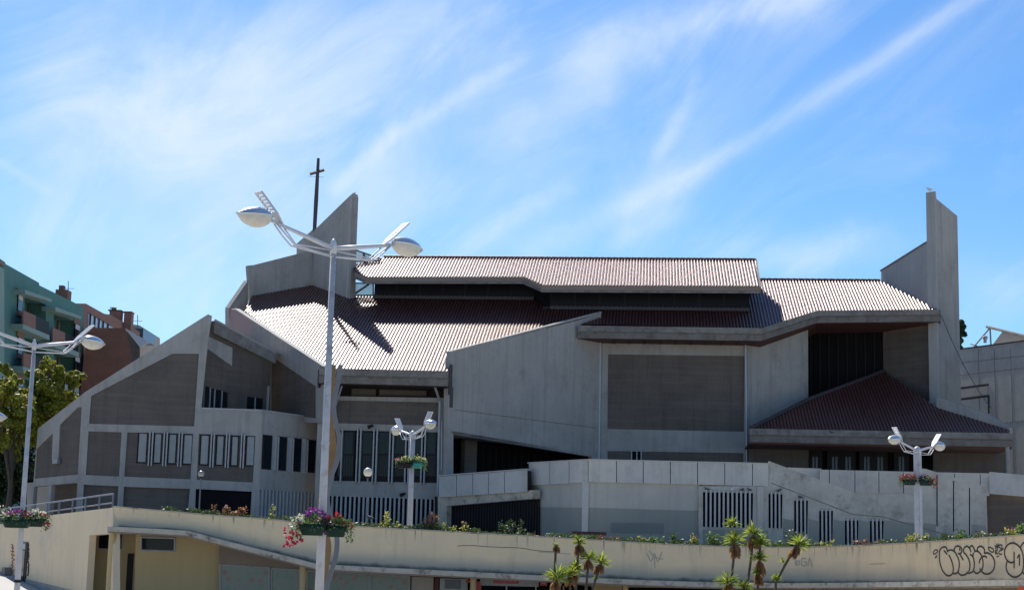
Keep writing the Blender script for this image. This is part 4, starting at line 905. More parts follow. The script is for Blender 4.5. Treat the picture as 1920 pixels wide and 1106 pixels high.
# upper terrace ground and planting strip
bm = BM(); back_pts = []
vs = [(bm.verts.new(t-n*.28-ZU*.16), bm.verts.new(t-n*1.9-ZU*.20)) for t, n in zip(wtop, wn_)]
for a, b in zip(vs[:-1], vs[1:]): bm.faces.new((a[0], b[0], b[1], a[1]))
tag(obj('planting_bed', bm, 'soil'), kind='structure')
bm = BM(); tg = []
for t, n in zip(wtop, wn_):
    p = t-n*1.85; tg.append((bm.verts.new((p.x, p.y, p.z-.23)), bm.verts.new((p.x*1.1, 88, 3.45-.6*sm(p.x, -14, 4))), bm.verts.new((p.x*1.2, 125, 3.5-.6*sm(p.x, -14, 4)))))
for a, b in zip(tg[:-1], tg[1:]):
    bm.faces.new((a[0], b[0], b[1], a[1])); bm.faces.new((a[1], b[1], b[2], a[2]))
tag(obj('terrace_ground', bm, 'pave'), kind='structure')
bm = BM(); lt = [LR1+dl*k for k in (0, .5, 1, 1.6)]
for i in range(3):
    a, b = lt[i], lt[i+1]; v = [a-LP.n*.2, b-LP.n*.2, b+Vector((0, 30, 0)), a+Vector((-4, 30, 0))]; bm.faces.new([bm.verts.new(Vector((p.x, p.y, LR1.z-.35))) for p in v])
tag(obj('side_path', bm, 'pave'), kind='structure')

# ================================================================= RAILING
rl = thing('handrail', 'galvanised two bar handrail on top of the cream wall at far left', 'railing', tuple(LR1))
def rail(px, py): return LP.hit(px, py)-LP.n*.12
bm = BM(); tube(bm, [rail(-60, 967), rail(0, 954), rail(208, 925)], .035, 8); obj('top_rail', bm, 'railing', rl)
bm = BM(); tube(bm, [rail(-60, 985), rail(60, 962), rail(206, 942)], .028, 8); obj('lower_rail', bm, 'railing', rl)
for x in (207.5, 182, 156, 132, 107, 84, 60, 35, 10):
    bm = BM(); a = rail(x, 925+(208-x)*.1394); tube(bm, [a, Vector((a.x, a.y, LR1.z-.3))], .04, 6); obj('post', bm, 'railing', rl)

# ================================================================= LAMPS
def luminaire(bm_s, bm_b, c, yaw, L=.93):
    n = 14; seg = 14
    ax = Vector((math.cos(yaw), math.sin(yaw), 0)); ay = Vector((-ax.y, ax.x, 0))
    for bmx, sgn in ((bm_s, 1), (bm_b, -1)):
        rings = []
        for i in range(n+1):
            t = i/n; x = (t-.42)*L; wv = (math.sin(math.pi*min(1, t*1.0))**.62)*(1-.35*t)*.295+.006
            if t > .8: wv *= 1-(t-.8)*2.2
            hgt = wv*(.72 if sgn > 0 else .98)
            if sgn < 0: wv *= .90; 
            row = []
            for k in range(seg+1):
                a = math.pi*k/seg; row.append(bmx.verts.new(c + ax*x + ay*(wv*math.cos(a)) + ZU*(sgn*hgt*math.sin(a)+(.0 if sgn > 0 else -.012)) - ZU*.06*(t-.4)))
            rings.append(row)
        for i in range(n):
            for k in range(seg): bmx.faces.new((rings[i][k], rings[i][k+1], rings[i+1][k+1], rings[i+1][k]))
        if sgn > 0:   # rim
            for sd_ in (0, seg): tube(bmx, [r[sd_].co.copy() for r in rings], .018, 6)
def lamp(name, label, base, H, rotz, r0_, r1_, square=False):
    t = thing(name, label, 'street lamp', tuple(base), rotz, 'white twin arm street lamps')
    bm = BM()
    if square: lbox(bm, (0, 0, H/2), (r0_*2, r0_*2, H))
    else: tube(bm, [(0, 0, 0), (0, 0, H*.5), (0, 0, H)], [r0_, (r0_+r1_)/2, r1_], 14)
    bmesh.ops.bevel(bm, geom=[e for e in bm.edges if square], offset=.02, segments=2, affect='EDGES') if square else None
    obj('pole', bm, 'whitepole', t, local=True, smooth=not square)
    bm = BM(); lathe(bm, [(r1_*1.25, H-.22), (r1_*1.25, H-.02), (r1_*.9, H+.06), (.02, H+.12)], (0, 0, 0), 14); obj('pole_cap', bm, 'white', t, local=True, smooth=True)
    for s in (-1, 1):
        bm = BM(); tube(bm, [(0, 0, H-.10), (s*.75, 0, H+.05), (s*1.5, 0, H+.20), (s*1.78, 0, H+.27)], [.055, .05, .04, .045], 8); arm = obj('arm', bm, 'white', t, local=True, smooth=True)
        bm = BM()
        for q in (-.07, .07): tube(bm, [(0, q*.6, H-.28), (s*1.12, q, H-.20), (s*1.36, q, H-.02), (s*1.62, q*.6, H+.20)], .018, 6)
        tube(bm, [(s*1.12, -.07, H-.20), (s*1.12, .07, H-.20)], .018, 6); tube(bm, [(s*.0, 0, H-.14), (s*1.05, 0, H-.16), (s*1.38, 0, H+.14)], .016, 6)
        obj('truss_rod', bm, 'white', arm, local=True, smooth=True)
        # slotted wing plate rising outwards
        bm = BM(); a0 = Vector((s*1.42, 0, H+.17)); a1 = Vector((s*2.12, 0, H+.80)); d = (a1-a0); nn = Vector((-d.z*s, 0, d.x*s)).normalized()*.035; W_ = .25
        o0 = a0 - Vector((0, W_/2, 0))
        fr_ = [a0-Vector((0, .03, 0)), a0.lerp(a1, .35)-Vector((0, W_/2, 0)), a1-Vector((0, W_/2, 0)), a1+Vector((0, W_/2, 0)), a0.lerp(a1, .35)+Vector((0, W_/2, 0)), a0+Vector((0, .03, 0))]
        holes = []
        for k in range(6):
            u = .42+k*.093; holes.append([a0.lerp(a1, u)-Vector((0, W_*.36, 0)), a0.lerp(a1, u+.045)-Vector((0, W_*.36, 0)), a0.lerp(a1, u+.045)+Vector((0, W_*.36, 0)), a0.lerp(a1, u)+Vector((0, W_*.36, 0))])
        prism(bm, fr_, nn, holes); obj('wing_plate', bm, 'white', arm, local=True)
        bs, bb = BM(), BM(); luminaire(bs, bb, Vector((s*2.10, 0, H+.30)), 0 if s > 0 else math.pi)
        hd = obj('luminaire', bs, 'lampmetal', arm, local=True, smooth=True, recalc=False); obj('lamp_bowl', bb, 'bowl', hd, local=True, smooth=True, recalc=False)
    return t
def lampat(label, px, py, Y, rotz, zb, r0_, r1_, square=False):
    p = pY(px, py, Y); return lamp('street_lamp', label, (p.x, p.y, zb), p.z-zb, rotz, r0_, r1_, square), p
big, bp = lampat('tall white twin arm street lamp in front of the church, its head against the sky', 625.5, 458, 36, R(45), gh(-4, 36), .105, .062)
lf, lp = lampat('slim white twin arm street lamp by the green trees at far left', 64.5, 643, 51, R(50), gh(-15, 51), .10, .055)
lc, lcp = lampat('short white street lamp on the wall top before the tall church windows', 774, 812, 74, R(-66), 2.9, .115, .115)
lr, lrp = lampat('short thick white street lamp standing right of the stair wall', 1720, 841, 76, R(48), 2.75, .14, .14, True)
for hz_, th_, mt_ in ((2.02, .05, 'black'), (1.55, .04, 'beam'), (1.12, .04, 'beam')):
    bm = BM(); tube(bm, [(0, 0, hz_), (0, 0, hz_+th_*1.6)], .104, 14); obj('pole_band', bm, mt_, lf, local=True)
for t_ in (big, lf):
    bm = BM(); lbox(bm, (0.0, -.095, .75), (.10, .03, .42)); obj('access_door', bm, 'alu', t_, local=True)
bm = BM(); tube(bm, [(0, 0, 4.58), (0, 0, 4.64)], .094, 14); obj('pole_band', bm, 'alu', big, local=True)
lx, _ = lampat('partly visible white street lamp whose arm pokes in at the left edge', -118, 786, 60, R(40), 0.2, .1, .06)

# ================================================================= FLOWER BASKETS
def leaves(bm, n, fc, size, rng, flat=.6, asp=1.7):
    for _ in range(n):
        p = fc(); d = Vector((rng.uniform(-1, 1), rng.uniform(-1, 1), rng.uniform(-.7, .9))).normalized(); s = d.orthogonal().normalized()
        s = (Matrix.Rotation(rng.uniform(0, 6.28), 3, d) @ s); L = size*rng.uniform(.6, 1.3); W_ = L/asp
        v = [p, p+d*L*.5+s*W_*.5, p+d*L, p+d*L*.5-s*W_*.5]; bm.faces.new([bm.verts.new(q) for q in v])
def blossom(bm, p, r, rng):
    n = Vector((rng.uniform(-1, 1), rng.uniform(-1.3, .2), rng.uniform(-.2, 1))).normalized(); a = n.orthogonal().normalized(); b = n.cross(a)
    c = bm.verts.new(p); ring = [bm.verts.new(p + n*r*.35*(1 if k % 2 else .6) + (a*math.cos(k*math.pi/5)+b*math.sin(k*math.pi/5))*r*(1 if k % 2 else .78)) for k in range(10)]
    for k in range(10): bm.faces.new((c, ring[k], ring[(k+1) % 10]))
def basket(label, c, w, yaw, cols, tub='tub', trail=None, seed=1, h=.24):
    rng = random.Random(seed); t = thing('flower_basket', label, 'flower basket', tuple(c), yaw, 'flower baskets hung on the lamp poles')
    bm = BM(); rings = []
    for z, k in ((-h, .72), (-h*.55, .82), (-h*.5, .88), (0, 1.0), (.0, .93), (-.05, .9)):
        rings.append([bm.verts.new((w/2*k*math.copysign(abs(math.cos(a))**.6, math.cos(a)), w*.27*k*math.copysign(abs(math.sin(a))**.6, math.sin(a)), z)) for a in [i*math.pi/12 for i in range(24)]])
    for i in range(5):
        for k in range(24): bm.faces.new((rings[i][k], rings[i][(k+1) % 24], rings[i+1][(k+1) % 24], rings[i+1][k]))
    bm.faces.new(rings[0][::-1]); bm.faces.new(rings[-1]); obj('planter', bm, tub, t, local=True, smooth=True)
    side = trail or 0
    def fc():
        a = rng.uniform(0, 6.28); q = rng.random()**.5*1.12; z = rng.uniform(0, .20)*(1.3-q*.6)
        x, y = w/2*q*math.cos(a), w*.34*q*math.sin(a)
        if q > .9 and rng.random() < .5: z -= rng.uniform(0, .2)
        if side and rng.random() < .25: x = side*(w/2+rng.uniform(-.05, .14)); z = rng.uniform(-.35, .12)
        return Vector((x, y, z))
    bm = BM(); leaves(bm, 420, fc, .075, rng); obj('foliage', bm, 'leafbasket', t, local=True, recalc=False)
    for nm, mt, x0, x1, z0, z1, n in cols:
        bm = BM()
        for _ in range(n):
            x = rng.uniform(x0, x1); z = rng.uniform(z0, z1)+.1*(1-abs(x/w)*1.5); blossom(bm, Vector((x*w, rng.uniform(-.34, .2)*w, z)), rng.uniform(.03, .048), rng)
        obj(nm, bm, mt, t, local=True, recalc=False)
    bm = BM(); tube(bm, [(0, w*.25, -.1), (0, w*.25+.12, -.1)], .02, 6); obj('bracket', bm, 'black', t, local=True)
    return t
q = pY(586, 982, 35.7)
basket('green basket with white, purple and trailing red petunias left of the tall lamp pole', q, .62, R(6), [('white_blossoms', 'fwhite', -.75, -.30, .02, .2, 34), ('purple_blossoms', 'fpurple', -.3, .5, .1, .26, 44), ('red_blossoms', 'fred', -.95, -.30, -.42, .04, 46), ('pink_blossoms', 'fpink', .0, .3, .0, .08, 8)], trail=-1, seed=3)
q = pY(630, 985, 35.8)
basket('green basket of small crimson petunias right of the tall lamp pole', q, .50, R(-8), [('red_blossoms', 'fred', -.4, .75, .02, .18, 34), ('purple_blossoms', 'fpurple', -.6, -.1, -.15, .18, 20)], trail=1, seed=4)
q = pY(32, 974, 50.6)
basket('green basket of mixed petunias before the slim lamp pole at left', q, .95, R(0), [('white_blossoms', 'fwhite', -.55, -.2, .02, .2, 22), ('purple_blossoms', 'fpurple', -.3, .15, .05, .22, 34), ('red_blossoms', 'fred', -.1, .4, .05, .2, 22)], seed=5)
q = pY(66, 972, 50.9)
basket('dark basket of white and magenta petunias right of the slim lamp pole', q, .62, R(0), [('white_blossoms', 'fwhite', -.4, .5, .02, .22, 44), ('red_blossoms', 'fred', .2, .75, -.2, .16, 36), ('purple_blossoms', 'fpurple', -.5, .0, -.1, .12, 14)], trail=1, seed=6)
q = pY(4, 966, 51)
basket('dark basket of white and violet petunias cut by the left edge', q, .62, R(0), [('white_blossoms', 'fwhite', -.3, .55, .0, .22, 36), ('purple_blossoms', 'fpurple', -.2, .5, -.05, .1, 16)], seed=7)
q = pY(759, 867, 73.7)
basket('dark basket of pale pink flowers left of the short lamp before the windows', q, .78, R(0), [('pink_blossoms', 'fpink', -.55, -.25, .0, .16, 20), ('white_blossoms', 'fyellow', -.3, .5, .02, .2, 40)], tub='black', seed=8)
q = pY(782, 867, 73.8)
basket('teal basket of cream flowers right of the short lamp before the windows', q, .62, R(0), [('cream_blossoms', 'fyellow', -.4, .6, .02, .26, 50)], tub='teal', trail=1, seed=9)
q = pY(1705, 899, 75.7)
basket('green basket overflowing with red flowers left of the thick lamp pole', q, .68, R(0), [('red_blossoms', 'fredor', -.65, .45, -.1, .22, 90)] if False else [('red_blossoms', 'fred', -.65, .45, -.12, .22, 96)], trail=-1, seed=10)
q = pY(1736, 900, 75.8)
basket('green basket of dark crimson flowers right of the thick lamp pole', q, .66, R(0), [('red_blossoms', 'fred', -.3, .75, -.2, .2, 60), ('purple_blossoms', 'fpurple', -.4, .2, .05, .2, 12)], trail=1, seed=11)

# ================================================================= WAVY SCULPTURE
ws = thing('wavy_sculpture', 'pair of wavy vertical ribbons, one ochre and one grey, behind the tall lamp pole', 'sculpture', tuple(pY(612, 1150, 45)))
def rib(name, pts, wpx, Y, mt, dep=.12):
    pts = refine(pts, 5); bm = BM(); rows = []
    for x, y in pts:
        p = pY(x, y, Y); h_ = wpx/FPX*Y/2; rows.append([bm.verts.new(p+Vector((sx*h_, sy*dep/2, 0))) for sx, sy in ((-1, -1), (1, -1), (1, 1), (-1, 1))])
    for i in range(len(rows)-1):
        for k in range(4): bm.faces.new((rows[i][k], rows[i][(k+1) % 4], rows[i+1][(k+1) % 4], rows[i+1][k]))
    bm.faces.new(rows[0]); bm.faces.new(rows[-1][::-1]); return obj(name, bm, mt, ws)
rib('ochre_ribbon', [(623, 684), (619, 732), (616, 780), (623, 825), (621, 870), (611, 900), (603, 940), (606, 985), (614, 1023), (609, 1065), (604, 1106), (600, 1180)], 14, 45.2, 'yellowrib')
rib('grey_ribbon', [(639, 684), (633, 720), (627, 748), (626, 772), (631, 797), (636, 825), (632, 862), (622, 890), (614, 925), (616, 955), (626, 985), (632, 1012), (629, 1045), (618, 1080), (612, 1106), (608, 1180)], 8.5, 44.9, 'greyrib')

# ================================================================= BACKGROUND BUILDINGS
gb = thing('green_apartment_block', 'green apartment block with brick balconies rising behind the trees at far left', 'apartment block', tuple(pY(80, 1040, 128)))
g1_, g2_ = pY(0, 700, 118), pY(157, 700, 141); GP = vpl(g1_, g2_)
LOG = []
for lev in range(4):
    for (xa, xb, yc) in ((43, 93, 623+lev*76), (98, 148, 655+lev*70)):
        tp = lambda x, y: (x, y+(x-(xa+xb)/2)*(.42-lev*.11)); LOG.append([tp(xa+3, yc-60), tp(xb-7, yc-60), tp(xb-7, yc-4), tp(xa+3, yc-4)])
wallpoly(gb, 'wall', 'green', GP, [(-90, 440), (0, 489), (73, 530), (74, 535), (157, 576), (157, 1040), (-90, 1040)], holes=LOG, th=1.4)
wallpoly(gb, 'inner_wall', 'green', GP.shift(-1.42), [(-90, 455), (0, 503), (73, 543), (157, 590), (157, 1040), (-90, 1040)], th=7)
wallpoly(gb, 'roof_edge', 'beam', GP, [(-90, 432), (0, 485), (10, 492), (10, 500), (0, 494), (-90, 446)], th=.4, front=.2)
wallpoly(gb, 'end_pier', 'greenlt', GP, [(-30, 480), (8, 505), (8, 1000), (-30, 1000)], th=.3, front=.5)
for (xa, xb, yc) in ((47, 97, 556), (104, 152, 588)):
    wallpoly(gb, 'balcony_canopy', 'greenlt', GP, [(xa, yc-13), (xb, yc+5), (xb, yc+10), (xa, yc-5)], th=1.1, front=.9)
for lev in range(4):
    for (xa, xb, yc) in ((43, 93, 623+lev*76), (98, 148, 655+lev*70)):
        tiltp = lambda x, y: (x, y+(x-(xa+xb)/2)*(.42-lev*.11))
        wallpoly(gb, 'balcony_slab', 'greenlt', GP, [tiltp(xa, yc-5), tiltp(xb, yc-5), tiltp(xb, yc+4), tiltp(xa, yc+4)], th=1.1, front=.9)
        wallpoly(gb, 'balcony_parapet', 'terra', GP, [tiltp(xa+1, yc-31), tiltp(xa+24, yc-31), tiltp(xa+24, yc-5), tiltp(xa+1, yc-5)], th=.12, front=.85)
        wallpoly(gb, 'balcony_railing', 'black', GP, [tiltp(xa+24, yc-31), tiltp(xb-1, yc-29), tiltp(xb-1, yc-5), tiltp(xa+24, yc-5)], th=.06, front=.8)
        GL = GP.shift(-1.4); dw = rbox(gb, 'balcony_door', 'terra', GL, xa+8, yc-58, xa+26, yc-6, .08, .02); rbox(dw, 'shutter', 'shutter', GL, xa+11, yc-50, xa+23, yc-34, .12, .08); rbox(dw, 'pane', 'glass', GL, xa+11, yc-34, xa+23, yc-8, .11, .08)
    for xa, yc in ((36, 575+lev*80), (143, 630+lev*60)):
        ww = rbox(gb, 'window', 'terra', GP, xa-6, yc-32, xa+6, yc-22, .12, .0); rbox(ww, 'pane', 'glass', GP, xa-4, yc-21, xa+4, yc+8, .1, .0); rbox(ww, 'shutter', 'shutter', GP, xa-4, yc-21, xa+4, yc-12, .13, .1)
        rbox(ww, 'sill', 'terra', GP, xa-5, yc+9, xa+5, yc+18, .14, .0)
    wallpoly(gb, 'storey_band', 'greenlt', GP, [(0, 760+lev*75), (60, 763+lev*72), (60, 768+lev*72), (0, 766+lev*75)], th=.1, front=.06)
CP = Pl(pY(118, 550, 136), (0, -1, 0))
cm = rbox(gb, 'chimney', 'brick', CP, 107, 545, 130, 572, .6, -.6); rbox(cm, 'chimney_pot', 'brick', CP, 112, 536, 121, 546, .3, -.3)
bm = BM(); tube(bm, [CP.hit(128, 570), CP.hit(128, 527)], .03, 5); tube(bm, [CP.hit(122, 541), CP.hit(139, 541)], .02, 4); tube(bm, [CP.hit(125, 548), CP.hit(131, 548)], .02, 4); obj('antenna', bm, 'wire', gb)
bb_ = thing('brick_apartment_block', 'brown brick apartment block with chimneys between the green block and the gable', 'apartment block', tuple(pY(220, 1040, 150)))
b1_, b2_ = pY(148, 600, 143), pY(300, 600, 172); BP = vpl(b1_, b2_)
wallpoly(bb_, 'upper_wall', 'terra', BP, [(148, 569), (161, 569), (195, 588), (208, 590), (262, 622), (262, 900), (148, 900)], th=8)
wallpoly(bb_, 'rear_wall', 'beige', BP.shift(-1), [(250, 608), (262, 610), (300, 634), (300, 900), (250, 900)], th=8)
FP = Pl(pY(200, 650, 139.5), (0.15, -1, 0)); wallpoly(bb_, 'gable_wall', 'brick', FP, [(148, 760), (155, 690), (163, 614), (235, 615), (246, 662), (250, 900), (148, 900)], th=3)
wallpoly(bb_, 'gable_side', 'plaster', FP.shift(-.1), [(235, 618), (262, 650), (262, 900), (244, 900)], th=.3)
wallpoly(bb_, 'sloped_flashing', 'shutter', FP, [(235, 615), (281, 642), (262, 651)], th=.2, front=.02)
sg = wallpoly(bb_, 'sloped_window', 'glassblue', BP, [(166, 588), (213, 615), (165, 615)], th=.2, front=.1); sg.data.materials[0] = mat('pale_blue_glass', (.35, .42, .5), .2, (.3, .36, .44))  # pale blue-grey pane colour
for x in (165.5, 174, 182, 190, 199): rbox(sg, 'mullion', 'frame', BP, x, 588+(x-166)*.57, x+1.3, 615, .2, .08)
rbox(bb_, 'rear_window', 'glassblue', BP, 266, 622, 290, 642, .1, -1.5)
CB = Pl(pY(225, 600, 158), (0, -1, 0))
for x0, x1, y0, y1 in ((207, 228, 584, 612), (234, 248, 587, 622)):
    cm = rbox(bb_, 'chimney', 'terra', CB, x0, y0, x1, y1, .5, -.5); rbox(cm, 'chimney_cap', 'frame', CB, x0-2, y0-1.6, x1+2, y0, .6, -.6)
rbox(cm.parent, 'chimney_pot', 'terra', CB, 210, 577, 217, 584, .3, -.3)
bm = BM(); tube(bm, [BP.hit(258, 620), BP.hit(258, 590)], .035, 4); tube(bm, [BP.hit(250, 602), BP.hit(267, 602)], .025, 4); tube(bm, [BP.hit(206, 590), BP.hit(207, 576), BP.hit(219, 577)], .03, 4); obj('antenna', bm, 'wire', bb_)
rw = thing('white_office_block', 'pale tiled block with steel roof frame behind the right fin of the church', 'building', tuple(pY(1870, 1040, 112)))
q1, q2 = pY(1798, 700, 119), pY(1960, 700, 109); QP = vpl(q1, q2)
wallpoly(rw, 'wall', 'panel', QP, [(1780, 656.5), (1801, 654), (1920, 638.5), (2000, 628), (2200, 602), (2200, 1030), (1780, 1030)], th=12)
wallpoly(rw, 'roof_edge', 'frame', QP, [(1780, 655.5), (1920, 637.5), (2000, 627), (2000, 629), (1920, 639.5), (1780, 657.5)], th=.4, front=.06)
bm = BM()
for y0, y1 in ((681, 667), (704, 690), (800, 790)):
    prism(bm, [QP.hit(1790, y0)+QP.n*.01, QP.hit(1980, y1-7)+QP.n*.01, QP.hit(1980, y1-6)+QP.n*.01, QP.hit(1790, y0+1.0)+QP.n*.01], -QP.n*.05)
for x in (1838, 1868, 1899, 1930): pbox(bm, QP, x, 652, x+.7, 1000, .01, -.04)
obj('panel_joints', bm, 'beam', rw)
wallpoly(rw, 'window_recess', 'frame', QP, [(1790, 727), (1853, 719), (1854, 722.5), (1790, 731)], th=.1, front=.02)
wallpoly(rw, 'window_recess', 'frame', QP, [(1790, 748), (1855, 740), (1855, 775), (1852, 775), (1852, 744), (1790, 752)], th=.1, front=.02)
wallpoly(rw, 'window_band', 'lower', QP, [(1790, 733), (1851, 724), (1851, 739), (1790, 747)], th=.1, front=.03)
RPn = QP.shift(-2.5)
wallpoly(rw, 'plant_screen', 'beige', RPn, [(1858, 650), (1880, 621), (1960, 640), (1960, 655)], th=.2)
bm = BM(); tube(bm, [RPn.hit(1850, 612.5), RPn.hit(1960, 639)], .1, 6); tube(bm, [RPn.hit(1856, 615), RPn.hit(1827, 649)], .06, 6); tube(bm, [RPn.hit(1856.5, 616), RPn.hit(1858, 648)], .06, 6); tube(bm, [RPn.hit(1820, 645), RPn.hit(1835, 650)], .05, 5)
obj('roof_frame', bm, 'beam', rw)
bm = BM(); tube(bm, [RPn.hit(1893, 646)+RPn.n*2, RPn.hit(1893, 638)+RPn.n*2], [.12, .12], 8); lathe(bm, [(.15, 0), (.22, .08), (.16, .2), (.02, .26)], RPn.hit(1893, 639)+RPn.n*2, 10); obj('roof_vent', bm, 'alu', rw)

# ================================================================= TREES
def tree(name, label, base, H, blobs, leaf, n, size, seed, trunk_r=.22, group=None):
    rng = random.Random(seed); t = thing(name, label, 'tree', tuple(base), 0, group); B = Vector(base)
    bm = BM(); top = B+Vector((0, 0, H*.55)); tube(bm, [B, B+Vector((.1, .05, H*.25)), top], [trunk_r, trunk_r*.75, trunk_r*.4], 9)
    for (c, r_) in blobs: tube(bm, [B+Vector((.08, 0, H*.3)), B.lerp(Vector(c), .6)+ZU*.5, Vector(c)], [trunk_r*.5, trunk_r*.3, .04], 6)
    obj('trunk', bm, 'bark', t)
    bm = BM(); tw = sum(r_**2 for c, r_ in blobs)
    for c, r_ in blobs:
        c = Vector(c); clumps = max(5, int(26*r_*r_/2.2))
        for _ in range(clumps):
            d = Vector((rng.gauss(0, 1), rng.gauss(0, 1), rng.gauss(0, 1))).normalized()*r_*(rng.random()**.35); cc = c+Vector((d.x, d.y, d.z*.85)); cr_ = rng.uniform(.28, .62)*min(1, r_/1.4)
            for _ in range(int(n*(r_**2)/tw/clumps)):
                e = Vector((rng.gauss(0, 1), rng.gauss(0, 1), rng.gauss(0, .7))); e = e/max(.4, e.length)*cr_*rng.random()**.4; p = cc+e
                nn = (e.normalized()+Vector((rng.uniform(-.6, .6), rng.uniform(-.6, .6), rng.uniform(0, 1)))).normalized(); a = nn.orthogonal().normalized(); a = Matrix.Rotation(rng.uniform(0, 6.3), 3, nn) @ a; b = nn.cross(a); L = size*rng.uniform(.6, 1.3)
                bm.faces.new([bm.verts.new(p+q) for q in (-a*L*.5, b*L*.36, a*L*.5, -b*L*.36)])
    obj('crown', bm, leaf, t, recalc=False); return t
def bl(px, py, Y, rpx): return (tuple(pY(px, py, Y)), rpx/FPX*Y)
tb = pY(96, 1000, 104); tree('plane_tree', 'broad yellow green tree beside the sloping gable of the hall', (tb.x, 104, 3.2), 10,
     [bl(95, 700, 104, 30), bl(122, 705, 105, 26), bl(142, 712, 104, 18), bl(70, 715, 104, 26), bl(100, 740, 104, 42), bl(128, 745, 105, 28), bl(80, 775, 104, 42), bl(60, 735, 103, 30), bl(105, 785, 105, 34), bl(90, 682, 104, 16), bl(68, 820, 104, 30)], 'leaf', 26000, .21, 21)
tb = pY(10, 1000, 100); tree('plane_tree', 'yellow green tree at the left edge behind the slim lamp', (tb.x, 100, 3.2), 9,
     [bl(5, 705, 100, 24), bl(22, 730, 100, 26), bl(0, 745, 99, 40), bl(32, 765, 100, 34), bl(10, 800, 100, 42), bl(-5, 683, 100, 18), bl(40, 800, 101, 30), bl(25, 835, 101, 30)], 'leaf', 20000, .21, 22)
tb = pY(30, 1000, 110); tree('plane_tree', 'shaded dark tree low behind the two yellow green trees', (tb.x, 112, 3.2), 7,
     [bl(20, 840, 112, 34), bl(50, 850, 113, 26), bl(0, 880, 112, 34), bl(45, 900, 112, 34), bl(15, 920, 112, 30), bl(30, 940, 112, 34), bl(55, 930, 112, 26), bl(30, 870, 111, 36), bl(60, 880, 113, 26)], 'leafdark', 20000, .26, 23, group=None)
tb = pY(1792, 1000, 126); tree('evergreen_tree', 'dark evergreen tree peeping out behind the right fin', (tb.x, 126, 3), 17,
     [bl(1793, 612, 126, 18), bl(1790, 632, 126, 21), bl(1785, 660, 126, 26), bl(1780, 620, 126, 20), bl(1800, 606, 126, 8), bl(1801, 630, 126, 10)], 'leafdark', 9000, .3, 24)

# ================================================================= SHRUBS ON THE WALL
def shrub(label, px, py, wpx, hpx, leaf, flower=None, n=260, seed=0, back=.9, name='rose_bush', cat='shrub', lsz=.11):
    rng = random.Random(seed+px); i = min(range(len(WR)), key=lambda k: abs(WR[k][0]-px)); base = wtop[i]-wn_[i]*back-ZU*.18; Y = WR[i][2]
    W_, H_ = wpx/FPX*Y*1.1, hpx/FPX*Y*1.3+.16
    t = thing(name, label, cat, tuple(base), 0, None)
    stems = []; bm = BM()
    for k in range(max(3, int(wpx/7))):
        a = Vector((rng.uniform(-.5, .5)*W_*.5, rng.uniform(-.15, .15), 0)); e = Vector((a.x*1.9+rng.uniform(-.1, .1), rng.uniform(-.3, .3), H_*rng.uniform(.5, 1.0))); stems.append((a, e)); tube(bm, [a, a.lerp(e, .5)+Vector((rng.uniform(-.05, .05), 0, .05)), e], [.012, .01, .006], 4)
    obj('stems', bm, 'bark', t, local=True)
    def fc():
        a, e = rng.choice(stems); u = rng.random()**.6; return a.lerp(e, u)+Vector((rng.gauss(0, .07), rng.gauss(0, .09), rng.gauss(0, .05)))
    bm = BM(); leaves(bm, n, fc, lsz, rng); obj('foliage', bm, leaf, t, local=True, recalc=False)
    if flower:
        bm = BM()
        for a, e in stems[:max(2, len(stems)*2//3)]: blossom(bm, e+Vector((0, -.05, .02)), .06, rng)
        obj('blossoms', bm, flower, t, local=True, recalc=False)
